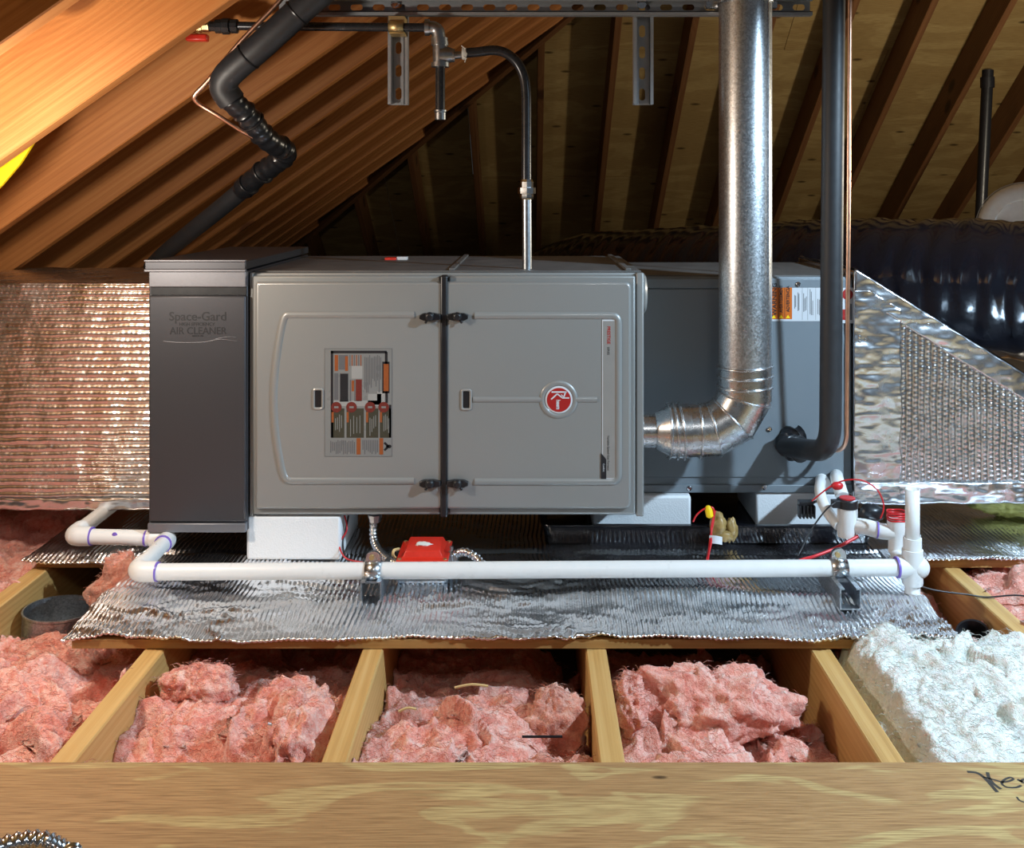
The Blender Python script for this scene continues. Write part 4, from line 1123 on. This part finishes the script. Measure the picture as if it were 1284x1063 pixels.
for c, d, r in ((P(311, 71, 2.155), P(330, 55, 2.15) - P(298, 82, 2.16), 0.032), (P(372, 16.5, 2.143), P(385, 5, 2.14) - P(330, 55, 2.15), 0.032), (P(316, 152, 2.235), P(330, 170, 2.27) - P(306, 140, 2.215), 0.029), (P(330, 216, 2.418), P(318, 225, 2.44) - P(335, 212, 2.41), 0.029), (P(312, 231, 2.45), P(302, 240, 2.47) - P(318, 225, 2.44), 0.028)):
    b = MB(); b.lathe([(r, -0.0025), (r + 0.001, 0), (r, 0.0025)], c, d, 22); b.build('zip_tie', M['black'], ls)
cl = spline([P(395, -50, 2.15), P(350, 2, 2.16), P(300, 54, 2.17), P(262, 100, 2.18), P(246, 117, 2.185), P(244, 124, 2.19), P(252, 132, 2.20), P(275, 146, 2.21), P(300, 162, 2.23), P(318, 172, 2.25)], 8)
o = MB().tube(cl, 0.0052, 10).build('copper_line', M['copper'], smooth=60, loc=P(250, 120, 2.18)); tag(o, 'bare copper line hooking back beside the zigzag insulated line at the left', 'pipe')

YR = 2.18
Rr = lambda px, py, y=YR: P(px, py, y)
rl = thing('insulated_line', 'straight vertical black foam-insulated refrigerant line entering the coil cabinet, right of the flue', 'pipe', Rr(1046, 560))
pts = fillet([Vector((Rr(1046, 0).x + 0.004, YR, 1.75)), Rr(1043.5, 250), Vector((Rr(1041, 560).x, YR, Rr(0, 566).z)), P(1006, 563, 2.30), P(985, 560, 2.36)], 0.065, 10)
MB().tube(pts, 0.0238, 24).build('insulation', M['rubber'], rl, smooth=60)
pts = spline([P(1004, 563, 2.325), P(996, 562, 2.345), P(988, 558, 2.365), P(990, 551, 2.385), P(1000, 548, 2.40)], 5)
MB().tube(pts, [0.027 + 0.005 * math.sin(i * 1.3) for i in range(len(pts))], 16).build('taped_end', M['tape'], rl, smooth=50)
cpts = fillet([Vector((P(1066.5, 0, 2.25).x + 0.002, 2.25, 1.72)), P(1063.5, 300, 2.25), P(1061.5, 556, 2.27), P(1052, 566, 2.32), P(1030, 560, 2.40)], 0.03, 6)
o = MB().tube(cpts, 0.0050, 12).build('copper_line', M['copper'], smooth=60, loc=P(1061, 560, 2.33)); tag(o, 'straight vertical bare copper line just right of the vertical insulated line', 'pipe')

# ------------------------------------------------------------------ condensate drain
YP_ = 2.0
D = lambda px, py, y=YP_: P(px, py, y)
dp = thing('drain_pipe', 'long white PVC drain pipe running across the foil on two metal clamps', 'pipe', D(640, 714))
pr = 0.0165
MB().tube([D(178, 717), D(1135, 711.5)], pr, 20).build('pipe', M['pvc'], dp, smooth=60)
L0 = D(170, 716.5); L1 = Vector((L0.x, 2.185, L0.z + 0.003)); L2 = Vector((-1.005, 2.19, L1.z + 0.003)); L3 = Vector((-1.005, 2.95, L2.z + 0.01))
b = MB(); b.tube(fillet([L0 + Vector((0.042, 0, 0)), L0, L0 + Vector((0, 0.042, 0))], 0.024, 8), 0.0200, 20); b.build('elbow', M['pvc'], dp, smooth=50)
MB().tube([L0 + Vector((0, 0.03, 0)), L1], pr, 18).build('pipe', M['pvc'], dp, smooth=60)
b = MB(); b.tube(fillet([L1 + Vector((0, -0.035, 0)), L1, L1 + Vector((-0.038, 0, 0))], 0.022, 8), 0.0198, 20); b.build('elbow', M['pvc'], dp, smooth=50)
MB().tube([L1, L2], pr, 18).build('pipe', M['pvc'], dp, smooth=60)
b = MB(); b.tube(fillet([L2 + Vector((0.042, 0, 0)), L2, L2 + Vector((0, 0.042, 0))], 0.026, 8), 0.0205, 20); b.build('elbow', M['pvc'], dp, smooth=50)
MB().tube([L2 + Vector((0, 0.03, 0)), L3], pr, 18).build('pipe', M['pvc'], dp, smooth=60)
b = MB()
for c, d, r in ((L0 + Vector((0.043, 0, 0)), (1, 0, 0), 0.0193), (L1 + Vector((0, -0.036, 0)), (0, 1, 0), 0.0191), (L2 + Vector((0.043, 0, 0)), (1, 0, 0), 0.0198), (L1 + Vector((-0.05, 0, 0)), (1, 0, 0), 0.0172)):
    b = MB(); b.lathe([(r, -0.002), (r, 0.002)], c, d, 20); b.build('primer_ring', M['primer'], dp, smooth=50)
b = MB(); b.ball((L2 + Vector((0.10, -pr + 0.001, 0.004))), 0.010, sc=(0.7, 0.15, 1))
b.build('primer_smear', M['primer'], dp, smooth=50)
# right end: tee, riser, second riser from the trap
T = D(1146, 711)
b = MB(); b.lathe([(0.0205, 0), (0.0205, 0.032)], T + Vector((-0.034, 0, 0)), (1, 0, 0), 22); b.ball(T + Vector((0.008, 0, 0)), 0.0228, 12, 20, sc=(1.0, 1, 0.98))
b.lathe([(0.0195, 0), (0.0205, 0.004), (0.0205, 0.070)], T + Vector((-0.003, 0, -0.034)), (0, 0, 1), 22)
b.build('tee', M['pvc'], dp, smooth=50)
MB().lathe([(0.0208, -0.002), (0.0208, 0.002)], T + Vector((-0.034, 0, 0)), (1, 0, 0), 22).build('primer_ring', M['primer'], dp)
MB().tube([T + Vector((-0.003, 0, -0.028)), Vector((T.x - 0.003, 2.0, -0.06))], 0.0150, 18).build('pipe', M['pvc'], dp, smooth=60)
ri = Vector((T.x - 0.003, 2.0, 0))
b = MB(); b.tube([ri + Vector((0, 0, T.z + 0.03)), ri + Vector((0, 0, CAM_H - (613 - 244) * 0.0016))], 0.0140, 20, caps=False); b.build('riser', M['pvc'], dp, smooth=60, solid=0.002)
b = MB(); b.lathe([(0.0178, 0), (0.0178, 0.040)], ri + Vector((0, 0, CAM_H - (699 - 244) * 0.0016)), (0, 0, 1), 22); b.build('coupling', M['pvc'], dp, smooth=50)
Y2 = 2.10
W = lambda px, py, y=Y2: P(px, py, y)
tp = thing('trap_assembly', 'white PVC condensate trap with a black-capped float switch, below the vertical copper line', 'drain trap', W(1075, 672))
b = MB(); b.tube(fillet([W(1124, 652), W(1124, 698), T + Vector((-0.02, 0.02, 0.004))], 0.03, 8), 0.0135, 18); b.build('riser', M['pvc'], tp, smooth=60)
b = MB(); b.lathe([(0.0165, 0), (0.0165, 0.045), (0.0175, 0.048)], W(1124, 692), (0, 0, 1), 20); b.lathe([(0.0165, 0), (0.0190, 0.014), (0.0190, 0.028), (0.0165, 0.03)], W(1124, 668), (0, 0, 1), 20); b.build('wye', M['pvc'], tp, smooth=40)
Yc = 2.15
b = MB(); b.lathe([(0.0205, 0), (0.0212, 0.003), (0.0212, 0.062)], P(1062.5, 672, Yc), (0, 0, 1), 24); b.build('float_cup', M['pvc'], tp, smooth=40)
b = MB(); b.lathe([(0.0228, 0), (0.0228, 0.017), (0.019, 0.019)], P(1062.5, 636, Yc), (0, 0, 1), 24); b.box(P(1049, 0, Yc).x - 0.012, P(1053, 0, Yc).x, Yc - 0.012, Yc + 0.004, P(0, 635, Yc).z, P(0, 626, Yc).z); b.build('switch_cap', M['black'], tp, bevel=0.001)
b = MB(); b.lathe([(0.0165, 0), (0.0165, 0.0035), (0, 0.0035)], P(1062.5, 625.5, Yc), (0, 0, 1), 20); b.build('switch_top', M['wire_red'], tp)
b = MB(); b.tube(fillet([P(1070, 659, Yc), P(1085, 660, 2.13), P(1104, 666, 2.11), P(1122, 667, 2.10)], 0.02, 6), [0.0175] * 30 if False else 0.0165, 18); b.build('elbow', M['pvc'], tp, smooth=50)
b = MB(); b.lathe([(0.0178, -0.0015), (0.0178, 0.0015)], P(1100, 664.5, 2.112), (1, -0.2, -0.1), 20); b.build('primer_ring', M['primer'], tp)
b = MB(); b.tube(spline([P(1030, 600, 2.40), P(1029, 604, 2.32), P(1028, 614, 2.25), P(1031, 628, 2.21), P(1040, 645, 2.18), P(1052, 659, Yc)], 6), 0.0120, 16); b.lathe([(0.0148, 0), (0.0148, 0.026)], P(1030, 601, 2.355), (0, -1, -0.15), 18); b.build('inlet_pipe', M['pvc'], tp, smooth=50)
b = MB(); b.tube(spline([P(1049, 596, 2.40), P(1049, 598, 2.33), P(1051, 606, 2.28), P(1056, 622, 2.25)], 6), 0.0150, 16); b.build('secondary_port', M['pvc'], tp, smooth=50)
b = MB()
wpts = spline([P(1018, 628, 2.14), P(1034, 615, 2.13), P(1048, 606, 2.13), P(1064, 601.5, 2.12), P(1082, 602.5, 2.11), P(1098, 612, 2.10), P(1106, 625, 2.095), P(1108, 638, 2.09), P(1104, 650, 2.09)], 8)
b.tube(wpts, 0.0016, 8); b.ball(P(1050, 609, 2.13), 0.012, 8, 12, sc=(1.1, 0.7, 0.75))
b.build('red_lead', M['wire_red'], tp, smooth=60)
b = MB()
for k in range(4):
    c = W(1124, 651 - k * 3.1)
    b.tube([c + Vector((math.cos(a) * (0.018 + 0.001 * (k % 2)), math.sin(a) * 0.018, 0.001 * math.sin(3 * a))) for a in np.linspace(0, 2 * math.pi, 30)], 0.0019, 6, caps=False)
b.build('wire_coil', M['wire_red'], tp, smooth=60)
b = MB(); b.tube(spline([P(1048, 629, 2.14), P(1035, 640, 2.13), P(1018, 663, 2.12), P(1004, 690, 2.10), P(1000, 697, 2.09)], 6), 0.0018, 6); b.build('tie_tail', M['wire_black'], tp, smooth=60)
b = MB(); c = P(1010, 634, 2.24)
b.box(c.x - 0.016, c.x + 0.016, 2.23, 2.25, c.z - 0.016, c.z + 0.012)
for k in range(5): b.box(c.x - 0.018 + k * 0.008, c.x - 0.014 + k * 0.008, 2.222, 2.24, c.z - 0.024, c.z + 0.004)
b.tube([c, P(1030, 626, 2.24)], 0.003, 6)
b.build('plug_connector', M['black'], tp, smooth=0, bevel=0.001)
b = MB().ball(P(1093, 643, 2.20), 0.024, 10, 16, sc=(1.15, 0.7, 0.85), wob=0.25, seed=4, fr=2.5); b.build('foam_scrap', M['tape'], tp, smooth=60)
o = MB().tube(spline([P(1076, 672, 2.13), P(1050, 686, 2.11), P(1022, 697, 2.09), P(1005, 702, 2.07), P(980, 712, 2.05)], 8), 0.0035, 8).build('control_cable', M['wire_red'], smooth=60, loc=P(1010, 702, 2.07))
tag(o, 'red sheathed control cable slanting down behind the right pipe clamp', 'cable')

def c_strut(x, y0, y1, z0, label):
    t = thing('pipe_support', label, 'pipe clamp', (x, (y0 + y1) / 2, z0))
    w, h, th, lp = 0.0205, 0.041, 0.0025, 0.009
    poly = [(-w, 0), (w, 0), (w, h), (w - lp, h), (w - lp, h - 0.006), (w - lp + th, h - 0.006), (w - lp + th, h - th), (w - th, h - th), (w - th, th), (-w + th, th), (-w + th, h - th), (-w + lp - th, h - th), (-w + lp - th, h - 0.006), (-w + lp, h - 0.006), (-w + lp, h), (-w, h)]
    b = MB(); b.prism([(x + p[0], y0, z0 + p[1]) for p in poly], (0, y1 - y0, 0))
    # n-gon ends triangulate badly when concave: build walls only and rim strips
    b2 = MB(); n = len(poly)
    for i in range(n):
        j = (i + 1) % n
        b2.add([(x + poly[i][0], y0, z0 + poly[i][1]), (x + poly[j][0], y0, z0 + poly[j][1]), (x + poly[j][0], y1, z0 + poly[j][1]), (x + poly[i][0], y1, z0 + poly[i][1])], [(0, 1, 2, 3)])
    for yy in (y0, y1):
        for (a, c_, d, e) in ((-w, w, 0, th), (-w, -w + th, th, h), (w - th, w, th, h), (-w + th, -w + lp, h - th, h), (w - lp, w - th, h - th, h)):
            b2.add([(x + a, yy, z0 + d), (x + c_, yy, z0 + d), (x + c_, yy, z0 + e), (x + a, yy, z0 + e)], [(0, 1, 2, 3)])
    b2.build('channel', M['galv_dull'], t, smooth=0)
    zc = lerpz(x)
    b = MB(); R0 = pr + 0.0012
    path = [(0.0, zc - (z0 + 0.036))]
    sec = []
    for a in np.linspace(-0.2 * math.pi, 1.0 * math.pi, 18): sec.append((2.0 - math.sin(a - math.pi / 2) * 0, 0))
    prof = [(2.0 + R0 * math.cos(a), zc + R0 * math.sin(a)) for a in np.linspace(math.radians(-80), math.radians(260), 30)]
    vs = []
    for (yy, zz) in prof: vs += [(x - 0.016, yy, zz), (x + 0.016, yy, zz)]
    b.add(vs, [(2 * i, 2 * i + 1, 2 * i + 3, 2 * i + 2) for i in range(len(prof) - 1)])
    b.build('strap', M['galv_elbow'], t, smooth=60, solid=0.0015)
    b = MB(); zt = zc + R0 - 0.001
    ear = [(x - 0.0145 + 0, zt), (x + 0.0145, zt), (x + 0.0145, zt + 0.010)] + [(x + 0.0145 * math.cos(a), zt + 0.010 + 0.0125 * math.sin(a)) for a in np.linspace(0.2, math.pi - 0.2, 8)] + [(x - 0.0145, zt + 0.010)]
    b.prism([(p[0], 1.997, p[1]) for p in ear], (0, 0.002, 0)); b.prism([(p[0], 2.004, p[1]) for p in ear], (0, 0.002, 0))
    b.build('ear', M['galv_elbow'], t, smooth=0)
    b = MB(); b.lathe([(0.005, 0), (0.005, 0.004), (0, 0.004)], (x - 0.003, 1.997, zt + 0.011), (0, -1, 0), 8); b.build('screw', M['brass'], t)
    b = MB(); b.box(x - 0.016, x + 0.016, 1.985, 2.015, z0 + 0.03, zc - pr + 0.001); b.build('saddle', M['galv_dull'], t)
za, zb = D(178, 717), D(1135, 711.5)
lerpz = lambda x: za.z + (zb.z - za.z) * (x - za.x) / (zb.x - za.x)
c_strut(-0.313, 1.965, 2.10, 0.006, 'short galvanized channel clamping the drain pipe, left of the red junction box cover')
c_strut(0.620, 1.925, 2.07, 0.008, 'short galvanized channel clamping the drain pipe near the white trap at the right')

# ------------------------------------------------------------------ foam blocks, drain pan, junction box, wiring
def block(x0, x1, y0, y1, z0, z1, label):
    o = MB().box(x0, x1, y0, y1, z0, z1).build('foam_block', M['foam'], smooth=40, bevel=0.006, loc=((x0 + x1) / 2, (y0 + y1) / 2, z0)); tag(o, label, 'foam block')
block(Fx(310), Fx(428), 2.192, 2.42, 0.006, FZ0, 'white polystyrene block under the left end of the furnace')
block(0.150, 0.385, 2.375, 2.62, 0.012, CZ0 - 0.001, 'white polystyrene block in the black pan under the furnace corner')
block(0.545, 0.755, 2.40, 2.62, 0.012, CZ0 - 0.001, 'shaded polystyrene block standing in the black pan behind the white trap')
def rrect(hx, hy, r, z, n=6):
    out = []
    for (sx, sy, a0) in ((1, 1, 0), (-1, 1, 90), (-1, -1, 180), (1, -1, 270)):
        for k in range(n + 1):
            a = math.radians(a0 + 90 * k / n); out.append((sx * (hx - r) + r * math.cos(a), sy * (hy - r) + r * math.sin(a), z))
    return out
px0, px1, py0, py1 = 0.025, 0.80, 2.29, 2.95
pcx, pcy = (px0 + px1) / 2, (py0 + py1) / 2; phx, phy = (px1 - px0) / 2, (py1 - py0) / 2
b = MB(); rings_ = [rrect(phx - 0.012, phy - 0.012, 0.02, 0.006), rrect(phx - 0.004, phy - 0.004, 0.03, 0.044), rrect(phx, phy, 0.03, 0.047), rrect(phx, phy, 0.03, 0.050), rrect(phx - 0.012, phy - 0.012, 0.025, 0.050), rrect(phx - 0.018, phy - 0.018, 0.02, 0.011)]
n = len(rings_[0]); vs = []
for q in rings_:
    for (x, y, z) in q: vs.append((pcx + x, pcy + y, z + 0.002 * float(vnoise(x * 9, y * 9)) * (z > 0.03)))
fs = []
for i in range(len(rings_) - 1):
    for k in range(n): fs.append((i * n + k, i * n + (k + 1) % n, (i + 1) * n + (k + 1) % n, (i + 1) * n + k))
fs.append(tuple(range(n - 1, -1, -1))); fs.append(tuple((len(rings_) - 1) * n + k for k in range(n)))
b.add(vs, fs); o = b.build('drain_pan', M['black_gloss'], smooth=40, loc=(pcx, pcy, 0.004)); tag(o, 'shallow glossy black drain pan under the coil cabinet', 'drain pan')

JB = (-0.276, -0.168, 2.055, 2.175)
jb = thing('junction_box', 'square metal junction box with a raised red cover, behind the drain pipe', 'junction box', (-0.222, 2.115, 0.006))
MB().box(JB[0] + 0.002, JB[1] - 0.002, JB[2] + 0.002, JB[3] - 0.002, 0.006, 0.051).build('box', M['galv_dull'], jb, bevel=0.006)
b = MB()
q0 = [(JB[0], JB[2]), (JB[1], JB[2]), (JB[1], JB[3]), (JB[0], JB[3])]
ins = lambda d: [(JB[0] + d, JB[2] + d), (JB[1] - d, JB[2] + d), (JB[1] - d, JB[3] - d), (JB[0] + d, JB[3] - d)]
lv = [(0, 0.0512), (0, 0.055), (0.012, 0.057), (0.018, 0.070), (0.024, 0.072)]
vs = []
for d, z in lv: vs += [(x, y, z) for x, y in ins(d)]
fs = [(4 * i + k, 4 * i + (k + 1) % 4, 4 * i + 4 + (k + 1) % 4, 4 * i + 4 + k) for i in range(len(lv) - 1) for k in range(4)]
fs += [(3, 2, 1, 0), tuple(4 * (len(lv) - 1) + k for k in range(4))]
b.add(vs, fs); b.build('cover', M['red'], jb, smooth=30, bevel=0.002)
b = MB()
for x, y in ins(0.007): b = MB(); b.lathe([(0.004, 0), (0.004, 0.002), (0, 0.0025)], (x, y, 0.0555), (0, 0, 1), 10); b.build('screw', M['brass'], jb)
b = MB(); b.ball((-0.225, 2.105, 0.072), 0.012, 8, 12, sc=(1.5, 0.9, 0.35), wob=0.5, seed=2, fr=2); b.build('plaster_splash', M['plastic_clear'], jb)
def flex(name, pts, r, mt, label, rib=0.0085, n=12, loc=None):
    sp = spline(pts, 60); out = [sp[0]]
    for p in sp[1:]:
        if (p - out[-1]).length > rib / 4: out.append(p)
    rs = [r * (1 + 0.15 * math.sin(i * math.pi / 2)) for i in range(len(out))]
    o = MB().tube(out, rs, n).build(name, mt, smooth=80, loc=loc or pts[0]); tag(o, label, 'conduit'); return o
cz0 = FZ0
c1 = flex('flexible_conduit', [P(470, 646, 2.235), P(468, 664, 2.23), P(470, 680, 2.21), P(478, 694, 2.17), P(489, 703, 2.13), P(499, 707, 2.11)], 0.0088, M['chrome'], 'pale flexible metal conduit dropping from the furnace to the red-covered box')
b = MB(); b.lathe([(0.016, 0), (0.016, 0.006), (0.013, 0.007), (0.013, 0.016)], P(470, 645, 2.235), (0, 0, -1), 8)
b.build('connector', M['zinc'], c1)
c2 = flex('flexible_conduit', [P(562, 700, 2.11), P(574, 694, 2.11), P(584, 692, 2.10), P(596, 698, 2.09), P(604, 706, 2.075), P(616, 716, 2.06), P(640, 722, 2.05)], 0.0088, M['chrome'], 'short flexible metal conduit leaving the right side of the red-covered box')
b = MB(); b.lathe([(0.015, 0), (0.015, 0.008), (0.019, 0.009), (0.019, 0.016), (0.012, 0.017), (0.012, 0.026)], P(559, 703, 2.11), (1, 0, 0.25), 8); b.tube([P(566, 690, 2.10), P(566, 685, 2.10)], 0.004, 8); b.build('connector', M['zinc'], c2, smooth=20)
b = MB(); b.tube(spline([P(497, 700, 2.09), P(493, 696, 2.07), P(494, 690, 2.07), P(500, 688, 2.09)], 5), 0.003, 6); b.build('loop', M['debris'], jb, smooth=60)
def wire(pts, r, mt, label, nm='wire'):
    o = MB().tube(spline(pts, 8), r, 8).build(nm, mt, smooth=60, loc=pts[0]); return tag(o, label, 'wire')
wire([P(437, 646, 2.23), P(434, 662, 2.22), P(430, 678, 2.21), P(431, 693, 2.19), P(436, 703, 2.15), P(442, 712, 2.10)], 0.0022, M['wire_black'], 'black wire hanging from the furnace beside the polystyrene block')
wire([P(432, 646, 2.225), P(435, 664, 2.215), P(426, 680, 2.20), P(428, 692, 2.185), P(436, 701, 2.15), P(455, 705, 2.10)], 0.0018, M['wire_red'], 'thin red wire hanging from the furnace beside the polystyrene block')
# tan lump with leads on the rim of the pan
tb = thing('wrapped_connector', 'lumpy tan wrapped connector with a yellow wire nut hanging on the pan rim', 'connector', P(905, 680, 2.262))
b = MB(); b.ball(P(901, 660, 2.262), 0.022, 14, 20, sc=(0.85, 0.7, 1.35), wob=0.35, seed=3, fr=2.0); b.ball(P(917, 664, 2.27), 0.018, 12, 18, sc=(0.75, 0.7, 1.45), wob=0.4, seed=8, fr=2.2); b.ball(P(908, 672, 2.258), 0.017, 10, 16, sc=(1.2, 0.6, 0.7), wob=0.4, seed=12, fr=2.4)
b.build('wrapping', M['tan'], tb, smooth=60)
b = MB(); b.lathe([(0.005, 0), (0.009, 0.004), (0.0085, 0.018), (0.006, 0.026), (0.003, 0.028)], P(891, 649, 2.25), (-0.25, 0, 1), 8); b.build('wire_nut', M['yellow'], tb, smooth=20)
b = MB(); b.tube(spline([P(869, 654, 2.25), P(874, 645, 2.25), P(884, 637.5, 2.25), P(894, 637, 2.25), P(895, 650, 2.245), P(891, 672, 2.24), P(889, 688, 2.22), P(886, 705, 2.15), P(886, 716, 2.10)], 8), 0.0022, 8)
b.tube(spline([P(897, 640, 2.25), P(892, 660, 2.238), P(892, 678, 2.232), P(888, 700, 2.17), P(889, 716, 2.11)], 8), 0.0020, 8); b.build('red_lead', M['wire_red'], tb, smooth=60)
b = MB(); A = np.array([[tuple(P(889.5 + u * 16, 671 + 2 * u * u + v * 10, 2.238 - 0.004 * math.sin(u * 3))) for v in (0, 1)] for u in np.linspace(0, 1, 8)]); b.grid(A); b.build('paper_tag', M['white'], tb, smooth=0, solid=0.0006)

# ------------------------------------------------------------------ ducts and pipes farther back
def flexduct(name, pts, Rd, mt, label, rib=0.045, amp=0.03, nseg=56, seed=1.0):
    sp = spline(pts, 40); out = [sp[0]]
    for p in sp[1:]:
        if (p - out[-1]).length > rib / 7: out.append(p)
    b = MB(); b.tube(out, Rd, nseg, caps=True)
    V = np.array(b.v); n = len(out)
    C = np.repeat(np.array([tuple(p) for p in out]), nseg, 0); d = V - C; dn = d / np.linalg.norm(d, axis=1, keepdims=True)
    t = np.repeat(np.arange(n), nseg) / 7.0
    ang = np.tile(np.arange(nseg) / nseg * 2 * np.pi, n)
    sag = 0.35 * vnoise(np.cos(ang) * 1.6 + seed, np.sin(ang) * 1.6, t * 0.4)
    k = 1 + amp * (np.abs(np.sin((t + sag) * np.pi)) ** 0.6 - 0.6) + 0.035 * fbm(np.cos(ang) * 1.2, np.sin(ang) * 1.2 + seed, t * 1.1, 3) + 0.020 * fbm(np.cos(ang) * 1.5 + 3, np.sin(ang) * 2.5, t * 4.1, 2) + 0.03 * fbm(np.cos(ang) * 1.6, np.sin(ang) * 1.6 + seed, t * 0.35, 2)
    b.v = [tuple(x) for x in (C + d * k[:, None])]
    o = b.build(name, mt, smooth=80, loc=pts[len(pts) // 2]); return tag(o, label, 'flexible duct')
flexduct('flexible_duct', [(2.9, 2.65, 0.47), (2.2, 2.70, 0.50), (1.7, 2.76, 0.522), (1.35, 2.95, 0.535), (1.05, 3.22, 0.53), (0.80, 3.6, 0.50), (0.55, 4.1, 0.47), (0.3, 4.9, 0.42), (0.1, 5.6, 0.3)], 0.20, M['black_gloss'],
         'large shiny black flexible duct sagging behind the foil transition')
jd = thing('jacketed_duct_end', 'pale grey round jacketed duct end rising behind the black flexible duct', 'duct', (1.80, 3.65, 0.70))
b = MB(); b.lathe([(0.0, 0.012), (0.10, 0.012), (0.104, 0.004), (0.128, 0.0), (0.150, 0.006), (0.160, 0.02), (0.165, 0.06), (0.162, 0.20), (0.166, 0.4), (0.16, 0.6)], (1.80, 3.62, 0.690), (0.46, 0.885, -0.04), 48)
b.build('jacket', M['grey_wrap'], jd, smooth=40)
b = MB(); b.lathe([(0.168, 0.03), (0.168, 0.05)], (1.80, 3.62, 0.690), (0.46, 0.885, -0.04), 48, caps=False); b.build('strap', M['white'], jd, solid=0.002)
vp_ = MB(); vp_.tube([(2.50, 5.60, -0.02), (2.575, 5.60, 1.51)], 0.031, 20); vp_.lathe([(0.038, 0), (0.038, 0.06)], (2.572, 5.60, 1.41), (0, 0, 1), 20)
o = vp_.build('vent_pipe', M['black'], smooth=40, loc=(2.50, 5.60, -0.02)); tag(o, 'black plumbing vent pipe rising to the rear roof slope at the far right', 'pipe')
b = MB(); poly = [(-90, 330), (-30, 262), (2, 232), (25, 205), (52, 163), (84, 118), (40, 128), (-90, 190)]
b.prism([tuple(P(x, y, 2.06)) for x, y in poly], (0, 0.008, 0)); o = b.build('yellow_sheet', M['yellow'], smooth=0, loc=P(0, 200, 2.06)); tag(o, 'bright yellow plastic sheet tucked behind the first rafter at the left edge', 'plastic sheet')

# ------------------------------------------------------------------ small things lying about
o = MB().prism([P(1134, 672.5, 2.342), P(1150, 674, 2.335), P(1155, 674, 2.33), P(1151, 681.5, 2.30)], (0, 0, 0.002)).build('paper_scrap', M['white'], smooth=0, loc=P(1148, 677, 2.32)); tag(o, 'triangular white paper scrap on the shaded foil under the transition', 'paper scrap')
for v in o.data.vertices: v.co.z += 0.004
wire([Vector((0.772, 2.07, 0.012)), Vector((0.83, 2.055, -0.004)), Vector((0.90, 2.05, -0.012)), Vector((0.94, 2.045, -0.0155)), Vector((1.0, 2.03, -0.006)), Vector((1.06, 2.0, -0.012)), Vector((1.12, 1.96, -0.02))], 0.0018, M['wire_black'], 'thin dark cable sagging over the rightmost joist', 'thin_cable')
bc = thing('black_can', 'small tilted black plastic can against the rightmost joist', 'can', (0.878, 1.99, -0.10))
b = MB(); b.lathe([(0.026, -0.05), (0.030, 0.0), (0.031, 0.002), (0.031, 0.006), (0.027, 0.006), (0.026, -0.02)], (0.882, 1.985, -0.064), (-0.35, -0.35, 0.9), 28); b.build('can_body', M['black'], bc)
o = MB().tube([(-0.012, 1.582, -0.050), (0.052, 1.586, -0.052)], 0.0022, 6).build('black_stick', M['black'], smooth=40, loc=(0.02, 1.584, -0.052)); tag(o, 'thin black stick lying across the pink insulation in the middle bay', 'stick')
for (px, py, px2, py2, Yd, nm, mt, lab) in ((570, 862, 612, 860, 1.70, 'straw_sliver', 'debris', 'pale wood sliver on the pink insulation in the middle bay'), (500, 892, 522, 889, 1.62, 'straw_sliver', 'debris', 'short tan sliver near the left side of the middle bay'),
                                       (368, 882, 380, 878, 1.66, 'torn_scrap', 'debris', 'torn straw-coloured scrap in the bay below the polystyrene block'), (336, 907, 347, 918, 1.56, 'curled_strip', 'white', 'curled white plastic strip on the pink insulation')):
    a, c = P(px, py, Yd), P(px2, py2, Yd)
    o = MB().tube(spline([a, (a + c) / 2 + Vector((0, 0, 0.004)), c], 5), 0.0022, 6).build(nm, M[mt], smooth=40, loc=a); tag(o, lab, 'debris')
st_ = thing('scrap_tag', 'small red and white scrap on the dusty furnace top', 'scrap', (-0.355, 2.6, FZ1 + 0.003))
MB().box(-0.375, -0.345, 2.58, 2.62, FZ1 + 0.003, FZ1 + 0.009).build('red_bit', M['red'], st_, bevel=0.001)
MB().box(-0.345, -0.318, 2.585, 2.61, FZ1 + 0.003, FZ1 + 0.011).build('white_bit', M['white'], st_, bevel=0.001)
# coil of metal conduit on the walkway
sp = []
for i in range(0, 60):
    a = math.radians(20 + i * 13); sp.append(Vector((-0.592 + (0.075 + 0.004 * math.sin(i * .3)) * math.cos(a), 1.115 + 0.085 * math.sin(a), 0.0125 + 0.00028 * i + (0.010 if i > 30 else 0))))
flex('conduit_coil', sp[::3], 0.0115, M['chrome'], 'coil of bright ribbed metal conduit on the plywood sheet at the lower left corner', rib=0.007)

clump('yellow_bag', (1.195, 2.50, 0.034), 0.048, (1.5, 0.8, 0.62), 44.0, M['plaster'], 'crumpled dull yellow bag in the shade under the foil transition at the right', cat='bag')
